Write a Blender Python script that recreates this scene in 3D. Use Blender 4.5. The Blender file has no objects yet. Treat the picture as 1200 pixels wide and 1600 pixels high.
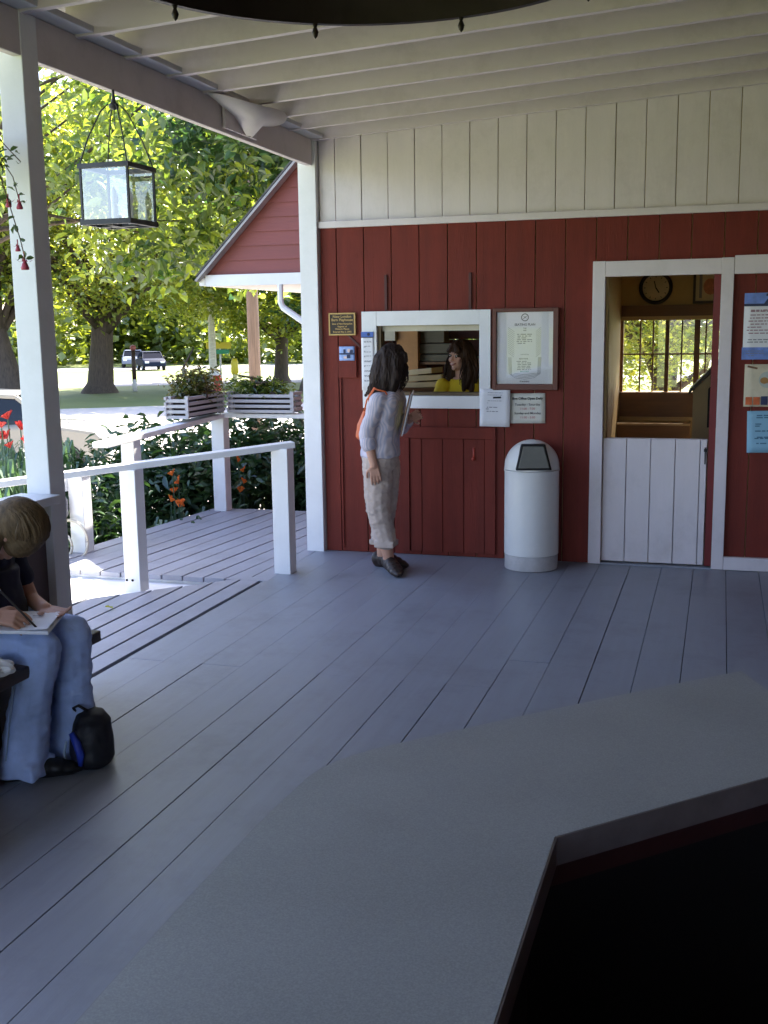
import bpy, bmesh, math, random
import numpy as np
from mathutils import Vector, Matrix, noise
R = math.radians
C = bpy.context.scene.collection
SC = bpy.context.scene

# ------------------------------------------------------------------ camera, light, exposure
cam_d = bpy.data.cameras.new("camera")
cam = bpy.data.objects.new("camera", cam_d); C.objects.link(cam)
cam_d.sensor_fit = 'VERTICAL'; cam_d.sensor_height = 24.0; cam_d.lens = 24.0 * 1715 / 1600
cam_d.clip_start = 0.05; cam_d.clip_end = 3000
rot = Matrix(((0.95656, -0.03577, 0.28934), (0.29124, 0.16364, -0.94255), (-0.01364, 0.98587, 0.16695)))
cam.matrix_world = Matrix.Translation((0, 0, 1.62)) @ rot.to_4x4()
SC.camera = cam

SUN_EL, SUN_AZ = 50.0, 11.0          # azimuth measured from +Y (beyond the building) towards +X
w = bpy.data.worlds.new("World"); SC.world = w; w.use_nodes = True
nt = w.node_tree; bg = nt.nodes["Background"]
sky = nt.nodes.new("ShaderNodeTexSky"); sky.sky_type = 'NISHITA'; sky.sun_disc = False
sky.sun_elevation = R(SUN_EL); sky.sun_rotation = R(SUN_AZ)
sky.dust_density = 2.0
tn = nt.nodes.new("ShaderNodeMixRGB"); tn.blend_type = 'MULTIPLY'; tn.inputs[0].default_value = 1; tn.inputs[2].default_value = (1.02, .97, 1.06, 1)
nt.links.new(sky.outputs[0], tn.inputs[1]); nt.links.new(tn.outputs[0], bg.inputs[0]); bg.inputs[1].default_value = 0.13
sd = bpy.data.lights.new("sun", 'SUN'); sd.energy = 5.0; sd.angle = R(0.5); sd.color = (1.0, 0.93, 0.8)
sun = bpy.data.objects.new("sun", sd); C.objects.link(sun)
sv = Vector((math.sin(R(SUN_AZ)) * math.cos(R(SUN_EL)), math.cos(R(SUN_AZ)) * math.cos(R(SUN_EL)), math.sin(R(SUN_EL))))
sun.rotation_euler = sv.to_track_quat('Z', 'Y').to_euler()
SC.view_settings.view_transform = 'Standard'; SC.view_settings.look = 'None'
SC.view_settings.exposure = 2.65; SC.view_settings.gamma = 1.0
try:
    SC.cycles.max_bounces = 10; SC.cycles.diffuse_bounces = 6; SC.cycles.transparent_max_bounces = 16
    SC.cycles.sample_clamp_indirect = 6.0; SC.cycles.use_denoising = True
except Exception: pass

# ------------------------------------------------------------------ materials
MATS = {}
def mat(name, col, rough=0.6, var=0.12, scale=6.0, bump=0.08, bscale=40.0, metal=0.0, coat=0.0, stretch=(1, 1, 1), col2=None, spec=0.4, dirt=0.0):
    if name in MATS: return MATS[name]
    m = bpy.data.materials.new(name); m.use_nodes = True; n = m.node_tree; L = n.links
    b = n.nodes["Principled BSDF"]
    b.inputs["Roughness"].default_value = rough; b.inputs["Metallic"].default_value = metal
    b.inputs["Specular IOR Level"].default_value = spec
    if coat: b.inputs["Coat Weight"].default_value = coat; b.inputs["Coat Roughness"].default_value = 0.05
    tc = n.nodes.new("ShaderNodeTexCoord"); mp = n.nodes.new("ShaderNodeMapping")
    mp.inputs["Scale"].default_value = stretch
    L.new(tc.outputs["Object"], mp.inputs[0])
    nz = n.nodes.new("ShaderNodeTexNoise"); nz.inputs["Scale"].default_value = scale; nz.inputs["Detail"].default_value = 6; nz.inputs["Roughness"].default_value = 0.65
    L.new(mp.outputs[0], nz.inputs[0])
    cr = n.nodes.new("ShaderNodeValToRGB"); cr.color_ramp.elements[0].position = 0.3; cr.color_ramp.elements[1].position = 0.7
    c2 = col2 if col2 else tuple(min(1, c * (1 + var)) for c in col)
    c1 = col if col2 else tuple(c * (1 - var) for c in col)
    cr.color_ramp.elements[0].color = (*c1, 1); cr.color_ramp.elements[1].color = (*c2, 1)
    L.new(nz.outputs[0], cr.inputs[0]); out = cr.outputs[0]
    if dirt:
        n3 = n.nodes.new("ShaderNodeTexNoise"); n3.inputs["Scale"].default_value = 2.3; n3.inputs["Detail"].default_value = 8; n3.inputs["Roughness"].default_value = 0.75
        L.new(tc.outputs["Object"], n3.inputs[0])
        r3 = n.nodes.new("ShaderNodeValToRGB"); r3.color_ramp.elements[0].position = 0.5; r3.color_ramp.elements[1].position = 0.72
        r3.color_ramp.elements[0].color = (0, 0, 0, 1); r3.color_ramp.elements[1].color = (dirt, dirt, dirt, 1)
        L.new(n3.outputs[0], r3.inputs[0])
        mx = n.nodes.new("ShaderNodeMixRGB"); mx.inputs[2].default_value = (col[0] * .45, col[1] * .42, col[2] * .38, 1)
        L.new(r3.outputs[0], mx.inputs[0]); L.new(out, mx.inputs[1]); out = mx.outputs[0]
    L.new(out, b.inputs["Base Color"])
    n4 = n.nodes.new("ShaderNodeTexNoise"); n4.inputs["Scale"].default_value = bscale; n4.inputs["Detail"].default_value = 4
    L.new(mp.outputs[0], n4.inputs[0])
    if bump:
        bp = n.nodes.new("ShaderNodeBump"); bp.inputs["Strength"].default_value = bump; bp.inputs["Distance"].default_value = 0.01
        L.new(n4.outputs[0], bp.inputs["Height"]); L.new(bp.outputs[0], b.inputs["Normal"])
    mr = n.nodes.new("ShaderNodeMapRange"); mr.inputs["To Min"].default_value = max(0, rough - .1); mr.inputs["To Max"].default_value = min(1, rough + .1)
    L.new(nz.outputs[0], mr.inputs[0]); L.new(mr.outputs[0], b.inputs["Roughness"])
    MATS[name] = m; return m

def leafmat(name, c1, c2, trans=0.45, tc=None):
    m = bpy.data.materials.new(name); m.use_nodes = True; n = m.node_tree; L = n.links
    n.nodes.remove(n.nodes["Principled BSDF"]); out = n.nodes["Material Output"]
    at = n.nodes.new("ShaderNodeAttribute"); at.attribute_name = "tint"
    cr = n.nodes.new("ShaderNodeValToRGB"); cr.color_ramp.elements[0].color = (*c1, 1); cr.color_ramp.elements[1].color = (*c2, 1)
    L.new(at.outputs["Fac"], cr.inputs[0])
    df = n.nodes.new("ShaderNodeBsdfDiffuse"); tr = n.nodes.new("ShaderNodeBsdfTranslucent"); gl = n.nodes.new("ShaderNodeBsdfGlossy")
    gl.inputs["Roughness"].default_value = 0.35; gl.inputs["Color"].default_value = (.8, .85, .9, 1)
    L.new(cr.outputs[0], df.inputs[0])
    hs = n.nodes.new("ShaderNodeMixRGB"); hs.blend_type = 'MULTIPLY'; hs.inputs[0].default_value = 1; hs.inputs[2].default_value = (*(tc or (1.9, 1.75, .7)), 1)
    L.new(cr.outputs[0], hs.inputs[1]); L.new(hs.outputs[0], tr.inputs[0])
    mx = n.nodes.new("ShaderNodeMixShader"); mx.inputs[0].default_value = trans
    L.new(df.outputs[0], mx.inputs[1]); L.new(tr.outputs[0], mx.inputs[2])
    m2 = n.nodes.new("ShaderNodeMixShader"); m2.inputs[0].default_value = 0.06
    L.new(mx.outputs[0], m2.inputs[1]); L.new(gl.outputs[0], m2.inputs[2])
    L.new(m2.outputs[0], out.inputs[0]); MATS[name] = m; return m

def glassmat(name, tint=(1, 1, 1), refl=0.08, rough=0.02):
    m = bpy.data.materials.new(name); m.use_nodes = True; n = m.node_tree; L = n.links
    n.nodes.remove(n.nodes["Principled BSDF"]); out = n.nodes["Material Output"]
    tr = n.nodes.new("ShaderNodeBsdfTransparent"); tr.inputs[0].default_value = (*tint, 1)
    gl = n.nodes.new("ShaderNodeBsdfGlossy"); gl.inputs["Roughness"].default_value = rough
    lw = n.nodes.new("ShaderNodeLayerWeight"); lw.inputs[0].default_value = 0.25
    mr = n.nodes.new("ShaderNodeMapRange"); mr.inputs["To Min"].default_value = refl; mr.inputs["To Max"].default_value = 0.7
    nz = n.nodes.new("ShaderNodeTexNoise"); nz.inputs["Scale"].default_value = 3
    bp = n.nodes.new("ShaderNodeBump"); bp.inputs["Strength"].default_value = 0.02; L.new(nz.outputs[0], bp.inputs["Height"]); L.new(bp.outputs[0], gl.inputs["Normal"])
    L.new(lw.outputs["Fresnel"], mr.inputs[0])
    mx = n.nodes.new("ShaderNodeMixShader"); L.new(mr.outputs[0], mx.inputs[0]); L.new(tr.outputs[0], mx.inputs[1]); L.new(gl.outputs[0], mx.inputs[2])
    L.new(mx.outputs[0], out.inputs[0]); MATS[name] = m; return m

white = mat("white_paint", (.715, .65, .65), .5, .05, 5, .12, 60, stretch=(1, 1, .25), dirt=.25)
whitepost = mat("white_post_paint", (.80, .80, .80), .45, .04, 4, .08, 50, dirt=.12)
whiteroof = mat("white_rafter_paint", (.67, .60, .585), .65, .06, 4, .1, 50, stretch=(.2, 1, 1), dirt=.3)
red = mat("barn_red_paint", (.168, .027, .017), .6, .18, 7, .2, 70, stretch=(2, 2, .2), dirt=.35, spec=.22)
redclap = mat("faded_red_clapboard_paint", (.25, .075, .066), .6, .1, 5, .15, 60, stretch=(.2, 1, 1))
darkred = mat("dark_red_wood", (.075, .014, .012), .5, .2, 8, .1)
floorpaint = mat("grey_floor_paint", (.268, .283, .318), .42, .09, 3.5, .1, 45, stretch=(6, .5, 1), dirt=.35, spec=.5)
deckpaint = mat("grey_deck_paint", (.31, .315, .355), .5, .1, 4, .15, 45, stretch=(1, 1, 1), dirt=.3)
darkgap = mat("dark_gap", (.01, .01, .012), .9, .2)
darkmetal = mat("black_iron", (.02, .018, .017), .45, .2, 10, .15, metal=.6)
bronze = mat("dark_bronze", (.03, .022, .018), .4, .2, 10, .1, metal=.5)
canmat = mat("white_can_enamel", (.70, .69, .66), .32, .04, 5, .03, dirt=.15, spec=.5)
canbase = mat("grey_can_base", (.45, .43, .42), .5, .2, 8, .1)
brownwood = mat("dark_brown_wood", (.05, .03, .022), .45, .25, 6, .1, stretch=(8, .6, 8))
tan = mat("tan_interior_paint", (.52, .36, .16), .6, .08, 3, .05)
brownint = mat("brown_interior_wood", (.17, .085, .035), .5, .2, 5, .1, stretch=(.5, 1, 4))
paper = mat("white_paper", (.78, .78, .80), .7, .03, 4, .03)
cream = mat("cream_paper", (.68, .66, .58), .7, .04, 4, .03)
ink = mat("black_ink", (.02, .02, .022), .7, .05)
inkgrey = mat("grey_ink", (.22, .22, .25), .7, .05)
inkred = mat("red_ink", (.45, .10, .10), .7, .05)
inkgreen = mat("green_ink", (.06, .32, .2), .7, .05)
brass = mat("brass", (.40, .26, .10), .5, .15, 10, .05, metal=.5)
skin = mat("skin", (.52, .28, .19), .5, .08, 12, .03)
skinlight = mat("light_skin", (.60, .34, .25), .5, .06, 12, .03)
bark = mat("grey_bark", (.075, .056, .042), .9, .4, 6, 1.0, 14, stretch=(3, 3, .5))
barkpole = mat("weathered_pole_wood", (.13, .09, .068), .85, .3, 6, .6, 16, stretch=(5, 5, .3))
birchbark = mat("pale_bark", (.72, .68, .60), .8, .2, 5, .4, 12, stretch=(1, 1, 4))
glass = glassmat("clear_glass"); carglass = glassmat("dark_car_glass", (.10, .12, .12), .03)
flapmat = mat("smoky_grey_flap", (.16, .16, .14), .18, .2, 3, .02, spec=.6)
MATS["void"] = mat("black_paint_and_shade", (.006, .005, .005), .6, .3)  # real black parts, also the painted shade of well and cabinet opening

# ------------------------------------------------------------------ mesh helpers
class MB:
    def __init__(s): s.v = []; s.f = []; s.t = []
    def add(s, vs, fs, tint=None):
        o = len(s.v); s.v += [tuple(v) for v in vs]; s.f += [tuple(i + o for i in f) for f in fs]
        return s
    def box(s, x0, x1, y0, y1, z0, z1):
        vs = [(x, y, z) for x in (x0, x1) for y in (y0, y1) for z in (z0, z1)]
        return s.add(vs, [(0, 1, 3, 2), (4, 6, 7, 5), (0, 4, 5, 1), (2, 3, 7, 6), (0, 2, 6, 4), (1, 5, 7, 3)])
    def obox(s, c, ax, ay, az):       # centre and three half-axis vectors
        c, ax, ay, az = map(Vector, (c, ax, ay, az))
        vs = [c + i * ax + j * ay + k * az for i in (-1, 1) for j in (-1, 1) for k in (-1, 1)]
        return s.add(vs, [(0, 1, 3, 2), (4, 6, 7, 5), (0, 4, 5, 1), (2, 3, 7, 6), (0, 2, 6, 4), (1, 5, 7, 3)])
    def bar(s, p, q, wd, ht, up=(0, 0, 1)):
        p, q = Vector(p), Vector(q); d = (q - p); l = d.length; d.normalize()
        sd_ = d.cross(Vector(up)).normalized(); u = sd_.cross(d)
        return s.obox((p + q) / 2, d * l / 2, sd_ * wd / 2, u * ht / 2)
    def prism(s, pts, off):           # closed polygon in 3D swept by a vector
        n = len(pts); off = Vector(off); a = [Vector(p) for p in pts]; b = [p + off for p in a]
        return s.add(a + b, [tuple(range(n))[::-1], tuple(range(n, 2 * n))] + [(i, (i + 1) % n, n + (i + 1) % n, n + i) for i in range(n)])
    def tube(s, pts, rad, seg=8, cap=True):
        pts = [Vector(p) for p in pts]; n = len(pts)
        rad = rad if hasattr(rad, '__len__') else [rad] * n
        vs = []; ref = None
        for i in range(n):
            d = (pts[min(i + 1, n - 1)] - pts[max(i - 1, 0)]).normalized()
            if ref is None: ref = Vector((0, 0, 1)) if abs(d.z) < .9 else Vector((1, 0, 0))
            a = (ref - d * ref.dot(d)).normalized(); ref = a; b = d.cross(a)
            vs += [pts[i] + (a * math.cos(t) + b * math.sin(t)) * rad[i] for t in [2 * math.pi * k / seg for k in range(seg)]]
        fs = [(i * seg + k, i * seg + (k + 1) % seg, (i + 1) * seg + (k + 1) % seg, (i + 1) * seg + k) for i in range(n - 1) for k in range(seg)]
        if cap: fs += [tuple(range(seg))[::-1], tuple(range((n - 1) * seg, n * seg))]
        return s.add(vs, fs)
    def lathe(s, prof, c, seg=32, a0=0, a1=2 * math.pi):
        full = abs(a1 - a0 - 2 * math.pi) < 1e-6; m = seg if full else seg + 1
        vs = [(c[0] + r * math.cos(a0 + (a1 - a0) * k / seg), c[1] + r * math.sin(a0 + (a1 - a0) * k / seg), c[2] + z) for r, z in prof for k in range(m)]
        fs = [(i * m + k, i * m + (k + 1) % m, (i + 1) * m + (k + 1) % m, (i + 1) * m + k) for i in range(len(prof) - 1) for k in range(seg)]
        return s.add(vs, fs)
    def sphere(s, c, r, seg=12, rings=8, sc=(1, 1, 1), rotm=None):
        rotm = rotm or Matrix.Identity(3); c = Vector(c); vs = [c + rotm @ Vector((0, 0, r * sc[2]))]; fs = []
        for i in range(1, rings):
            t = math.pi * i / rings
            for k in range(seg):
                a = 2 * math.pi * k / seg
                vs.append(c + rotm @ Vector((r * sc[0] * math.sin(t) * math.cos(a), r * sc[1] * math.sin(t) * math.sin(a), r * sc[2] * math.cos(t))))
        vs.append(c + rotm @ Vector((0, 0, -r * sc[2]))); e = len(vs) - 1
        for k in range(seg): fs.append((0, 1 + k, 1 + (k + 1) % seg)); fs.append((e, e - seg + (k + 1) % seg, e - seg + k))
        for i in range(rings - 2):
            for k in range(seg): fs.append((1 + i * seg + k, 1 + (i + 1) * seg + k, 1 + (i + 1) * seg + (k + 1) % seg, 1 + i * seg + (k + 1) % seg))
        return s.add(vs, fs)
    def loft(s, rings, seg=20):       # rings of (centre, a, b, yaw): closed stack of ellipses
        vs = []
        for (c, a, b, yaw) in rings:
            for k in range(seg):
                t = 2 * math.pi * k / seg; x, y = a * math.cos(t), b * math.sin(t)
                vs.append((c[0] + x * math.cos(yaw) - y * math.sin(yaw), c[1] + x * math.sin(yaw) + y * math.cos(yaw), c[2]))
        n = len(rings)
        fs = [(i * seg + k, i * seg + (k + 1) % seg, (i + 1) * seg + (k + 1) % seg, (i + 1) * seg + k) for i in range(n - 1) for k in range(seg)]
        fs += [tuple(range(seg))[::-1], tuple(range((n - 1) * seg, n * seg))]
        return s.add(vs, fs)
    def chain(s, pts, rads, seg=12):
        for p, r in zip(pts, rads): s.sphere(p, r, seg, 8)
        for i in range(len(pts) - 1):
            s.tube([pts[i], pts[i + 1]], [rads[i], rads[i + 1]], seg)
        return s
    def mesh(s, name, off=(0, 0, 0)):
        me = bpy.data.meshes.new(name); o = Vector(off)
        me.from_pydata([(v[0] - o.x, v[1] - o.y, v[2] - o.z) for v in s.v], [], s.f); me.update()
        bm = bmesh.new(); bm.from_mesh(me); bmesh.ops.recalc_face_normals(bm, faces=bm.faces); bm.to_mesh(me); bm.free()
        return me
    def build(s, name, m, parent=None, smooth=False, bevel=0, weld=False, **tags):
        off = root_loc(parent) if parent else (0, 0, 0)
        me = s.mesh(name, off)
        return link(name, me, m, parent, smooth, bevel, **tags)

def root_loc(p):
    l = Vector((0, 0, 0))
    while p: l += p.location; p = p.parent
    return l

def link(name, me, m, parent=None, smooth=False, bevel=0, **tags):
    if m: me.materials.append(m)
    o = bpy.data.objects.new(name, me); C.objects.link(o)
    if parent: o.parent = parent
    if smooth:
        me.polygons.foreach_set("use_smooth", [True] * len(me.polygons))
        if smooth == 'auto':
            bm = bmesh.new(); bm.from_mesh(me)
            for e in bm.edges:
                if len(e.link_faces) == 2 and e.calc_face_angle(0) > R(35): e.smooth = False
            bm.to_mesh(me); bm.free()
    if bevel:
        b = o.modifiers.new("bevel", 'BEVEL'); b.width = bevel; b.segments = 2; b.limit_method = 'ANGLE'
    for k, v in tags.items(): o[k] = v
    return o

def thing(name, label, cat, loc=(0, 0, 0), group=None):
    o = bpy.data.objects.new(name, None); C.objects.link(o); o.location = loc; o.empty_display_size = .1
    o["label"] = label; o["category"] = cat
    if group: o["group"] = group
    return o
def tag(o, label, cat, group=None):
    o["label"] = label; o["category"] = cat
    if group: o["group"] = group
    return o
def dup(root, loc, label=None, rotz=None):
    def cp(o, par):
        c = o.copy(); C.objects.link(c)
        if par: c.parent = par
        for ch in list(o.children): cp(ch, c)
        return c
    r = cp(root, None); r.location = loc
    if rotz is not None: r.rotation_euler = (0, 0, rotz)
    if label: r["label"] = label
    return r

def remeshed(name, mb, m, parent, voxel=0.005, smooth=3, wrinkle=None, loose=0):
    off = root_loc(parent) if parent else Vector((0, 0, 0))
    me = mb.mesh(name, off); o = bpy.data.objects.new("tmp_" + name, me); C.objects.link(o)
    md = o.modifiers.new("r", 'REMESH'); md.mode = 'VOXEL'; md.voxel_size = voxel
    dg = bpy.context.evaluated_depsgraph_get(); ev = o.evaluated_get(dg)
    nm = bpy.data.meshes.new_from_object(ev); bpy.data.objects.remove(o); bpy.data.meshes.remove(me)
    bm = bmesh.new(); bm.from_mesh(nm)
    for _ in range(smooth): bmesh.ops.smooth_vert(bm, verts=bm.verts, factor=.5, use_axis_x=True, use_axis_y=True, use_axis_z=True)
    if wrinkle:
        bm.normal_update()
        for v in bm.verts:
            v.co += v.normal * wrinkle(v.co + off)
    bm.to_mesh(nm); bm.free(); nm.name = name; nm.materials.clear()
    return link(name, nm, m, parent, True)

def text_into(mb, body, size, loc, align='CENTER', bold=0.0, sx=1.0):
    cu = bpy.data.curves.new("t", 'FONT'); cu.body = body; cu.size = size; cu.align_x = align; cu.align_y = 'CENTER'; cu.offset = bold * size; cu.resolution_u = 2
    o = bpy.data.objects.new("t", cu); C.objects.link(o)
    dg = bpy.context.evaluated_depsgraph_get(); me = bpy.data.meshes.new_from_object(o.evaluated_get(dg))
    mb.add([(loc[0] + v.co.x * sx, loc[1], loc[2] + v.co.y) for v in me.vertices], [tuple(p.vertices) for p in me.polygons])
    bpy.data.objects.remove(o); bpy.data.curves.remove(cu); bpy.data.meshes.remove(me)

def squiggles(mb, x0, x1, y, zs, h, rnd, gap=.3):          # lines of small print as rows of short word marks
    for z in zs:
        x = x0 + rnd.random() * .1 * (x1 - x0)
        while x < x1 - .003:
            l = min(rnd.uniform(.6, 2.2) * h * 3, x1 - x)
            mb.add([(x, y, z), (x + l, y, z), (x + l, y, z + h), (x, y, z + h)], [(0, 1, 2, 3)]); x += l + h * 1.2
            if rnd.random() < .08: break

def struct(name, mb, m, **k):
    o = mb.build(name, m, **k); o["kind"] = "structure"; return o

WY = 7.45            # face of the theatre's front wall
def slope(x): return .0545 * (x + 2.75)

# ------------------------------------------------------------------ floors
rnd = random.Random(4)
fl = MB(); gx = MB()
x = -2.795; edges = []
while x < 5: edges.append(x); x += .205
for a, b in zip(edges[:-1], edges[1:]):
    cuts = sorted([-5, WY + .02] + [rnd.uniform(-3, 7) for _ in range(2)]) if a > -1.0 else sorted([-5, WY + .02, 4.68 + .03 * rnd.random(), rnd.uniform(0, 3)])
    for y0, y1 in zip(cuts[:-1], cuts[1:]):
        far_ = y0 > 4.5 and a < -1.0; g = .0003 if far_ else .0016
        fl.box(a + g, b - g, y0 + .0008, y1 - .0008, -.03, rnd.uniform(-.0004, .0004) if far_ else rnd.uniform(-.0015, .0015))
struct("porch_floor", fl, floorpaint, bevel=.0012)
struct("floor_underlay", MB().box(-2.79, 5, -5, WY + .12, -.07, -.034), darkgap)
# side landing: boards left of the wide gap, ending on a diagonal
sl = MB(); x = -2.818
def diag(xx): return 6.70 + (xx + 2.74) * 1.02
while x > -4.6:
    b, a = x, x - .14
    y1, y0 = diag(b) - .01, diag(a) - .01
    if y0 > 0.2:
        sl.prism([(a + .008, 0.2, -.035), (b - .008, 0.2, -.035), (b - .008, y1, -.035), (a + .008, y0, -.035)], (0, 0, .033 + rnd.uniform(-.002, .002)))
    x -= .142
struct("side_landing", sl, deckpaint, bevel=.002)
struct("landing_underlay", MB().prism([(-4.5, 0.2, -.09), (-2.82, .2, -.09), (-2.82, diag(-2.82) - .04, -.09), (-4.5, diag(-4.5) - .04, -.09)], (0, 0, .04)), darkgap)
# far deck beyond the railing, boards slightly askew
fd = MB(); dvx, dvy = .085, .996
yA, yB = 6.42, 9.05
x = -4.62
while x < -2.6:
    a, b = x + .006, x + .149
    pts = []
    for xx, yy in ((a, yA), (b, yA), (b + (yB - yA) * .085, yB), (a + (yB - yA) * .085, yB)): pts.append((min(xx, -2.72 if yy < 7.4 else -2.86), yy))
    if pts[1][0] - pts[0][0] > .01:
        fd.prism([(p[0], p[1], -.035) for p in pts], (0, 0, .034 + rnd.uniform(-.002, .002)))
    x += .155
struct("far_deck", fd, deckpaint, bevel=.002)
struct("painted_sun_wedge", MB().prism([(-4.9, diag(-4.9) - .25, -.10), (-2.84, diag(-2.84) - .25, -.10), (-2.84, 6.44, -.10), (-4.9, 6.44, -.10)], (0, 0, .045)), whitepost)  # white sheet stands in for a sunlit wedge of floor
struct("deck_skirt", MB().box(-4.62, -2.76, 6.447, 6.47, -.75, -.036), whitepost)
struct("deck_underlay", MB().box(-4.55, -2.9, 6.475, 9.0, -.12, -.05), darkgap)

# ------------------------------------------------------------------ theatre building
TB = thing("theatre_building", "red board building with white upper boards, ticket window and half door", "building", (-1, WY, 0))
rects = [(-2.34, -1.56, 1.12, 1.65), (-.75, -.005, -.01, 1.925)]        # ticket window and doorway openings
def boards(mb, x0, x1, wdt, z0, ztop, y0, y1, holes, gap=.0032, start=None):
    x = start if start is not None else x0
    while x < x1:
        a, b = max(x, x0) + gap, min(x + wdt, x1) - gap
        x += wdt
        if b - a < .005: continue
        xs = [a] + sorted(v for h in holes for v in h[:2] if a < v < b) + [b]
        j = rnd.uniform(-.002, .002)
        for c, d in zip(xs[:-1], xs[1:]):
            m = (c + d) / 2; segs = [(z0, ztop(m) if callable(ztop) else ztop)]
            for h in holes:
                if h[0] <= m <= h[1]:
                    ns = []
                    for s0, s1 in segs:
                        if h[2] > s0 + .001: ns.append((s0, min(s1, h[2])))
                        if h[3] < s1: ns.append((max(s0, h[3]), s1))
                    segs = ns
            for s0, s1 in segs:
                if s1 - s0 > .002: mb.box(c, d, y0 + j, y1, s0, s1)
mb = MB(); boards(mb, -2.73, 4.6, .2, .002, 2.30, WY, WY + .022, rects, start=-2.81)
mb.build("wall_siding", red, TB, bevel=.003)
mb = MB(); boards(mb, -2.73, 4.6, .191, 2.345, lambda x: 2.98 + slope(x), WY, WY + .022, [], gap=.0022, start=-2.80)
mb.build("upper_siding", white, TB, bevel=.003)
MB().box(-2.73, 4.6, WY - .028, WY + .02, 2.30, 2.345).build("trim_board", white, TB, bevel=.003)
MB().box(-2.866, -2.735, WY - .05, WY + .10, -.01, 2.90).build("corner_board", whitepost, TB, bevel=.004)
mb = MB()
for (a, b, c, d) in [(-2.8, -2.34, 0, 3.6), (-2.34, -1.56, 0, 1.12), (-2.34, -1.56, 1.65, 3.6), (-1.56, -.75, 0, 3.6), (-.75, -.005, 1.925, 3.6), (-.005, 4.6, 0, 3.6)]:
    mb.box(a, b, WY + .024, WY + .11, c, d)
mb.build("inner_wall", tan, TB)
# left side wall, unseen opening added to light the ticket room
mb = MB()
for (a, b, c, d) in [(7.56, 8.0, -.9, 5), (8.0, 8.9, -.9, .9), (8.0, 8.9, 2.2, 5), (8.9, 10.5, -.9, 5)]: mb.box(-2.84, -2.74, a, b, c, d)
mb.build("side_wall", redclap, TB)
mb = MB(); mb.prism([(-3.1, WY + .3, 3.3), (-3.1, WY + .3, 3.42), (0.9, WY + .3, 6.4), (4.9, WY + .3, 3.42), (4.9, WY + .3, 3.3), (.9, WY + .3, 6.28)], (0, 5.6, 0))
mb.build("roof", mat("grey_shingle", (.09, .085, .08), .9, .3, 12, .4), TB)  # unseen mass added to block the sun
# ticket window
wf = MB(); fx0, fx1, fz0, fz1 = -2.424, -1.505, 1.05, 1.722
wf.box(fx0, -2.315, WY - .03, WY + .02, fz0, fz1); wf.box(-1.583, fx1, WY - .03, WY + .02, fz0, fz1)
wf.box(-2.315, -1.583, WY - .029, WY + .02, 1.622, fz1); wf.box(-2.315, -1.583, WY - .029, WY + .02, fz0, 1.137)
W_ = wf.build("window_frame", whitepost, TB, bevel=.003)
MB().box(-2.29, -1.583, WY + .03, WY + .06, 1.583, 1.621).build("sash", mat("aged_sash_paint", (.55, .51, .40), .5, .1), W_)
mb = MB(); mb.box(-2.313, -1.585, WY - .005, WY + .09, 1.139, 1.160)
mb.box(-2.314, -2.292, WY + .0, WY + .09, 1.161, 1.62)
mb.build("track", mat("brown_metal_track", (.12, .085, .05), .45, .2, metal=.4), W_)
for xx in (-2.25, -1.652): MB().box(xx - .009, xx + .009, WY - .012, WY - .002, 1.724, 1.97).build("batten", darkred, TB)
# shelf door under the window
cd = MB(); cd.box(-2.16, -1.47, WY - .022, WY - .003, .84, .92); cd.box(-2.16, -2.09, WY - .022, WY - .003, .03, .84)
cd.box(-1.545, -1.47, WY - .022, WY - .003, .03, .84)
CD = cd.build("shutter_frame", red, TB, bevel=.002)
mb = MB(); boards(mb, -2.088, -1.547, .151, .03, .838, WY - .012, WY - .003, [], start=-2.15); mb.build("shutter", red, CD, bevel=.002)
k = MB(); k.sphere((-1.624, WY - .03, .703), .014); k.tube([(-1.624, WY - .012, .703), (-1.624, WY - .03, .703)], .007)
k.box(-1.632, -1.616, WY - .016, WY - .011, .69, .78); k.build("knob", mat("red_knob_paint", (.35, .05, .03), .35, .1), CD, True)
mb = MB(); mb.box(-2.603, -2.468, WY - .028, WY - .003, 1.262, 1.483); mb.build("mounting_block", red, TB, bevel=.003)
mb = MB(); mb.box(-2.603, -2.59, WY - .012, WY - .003, .03, 1.26); mb.build("batten", red, TB)
mb = MB(); mb.bar((-2.535, WY - .007, 1.562), (-2.445, WY - .007, 1.478), .012, .008, (0, 1, 0)); mb.build("brace", darkred, TB)
# doorway with its lower half-door
df = MB(); df.box(-.826, -.744, WY - .035, WY + .02, .004, 2.018); df.box(-.020, .056, WY - .035, WY + .02, .004, 2.018); df.box(-.744, -.020, WY - .034, WY + .02, 1.918, 2.016)
DF = df.build("door_frame", white, TB, bevel=.003)
MB().box(-.064, -.022, WY - .01, WY + .1, .02, 1.917).build("jamb", mat("red_jamb_paint", (.16, .015, .015), .45, .1), DF)
MB().box(-.744, -.728, WY + .03, WY + .14, .02, 1.917).build("jamb", tan, DF)
MB().box(-.744, -.022, WY - .03, WY + .1, -.02, .012).build("threshold", floorpaint, DF)
mb = MB(); boards(mb, -.742, -.070, .158, .022, .858, WY + .004, WY + .035, [], gap=.0025, start=-.745); HD = mb.build("half_door", white, DF, bevel=.002)
MB().box(-.742, -.070, WY + .036, WY + .06, .6, .8).build("ledger", white, HD)
MB().box(-.742, -.070, WY + .0605, WY + .07, .022, .858).build("back_panel", white, HD)
mb = MB(); mb.box(-.09, -.072, WY - .006, WY + .0035, .78, .80); mb.box(-.0855, -.0765, WY - .018, WY - .006, .7, .81); mb.build("latch", darkmetal, HD)
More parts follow.
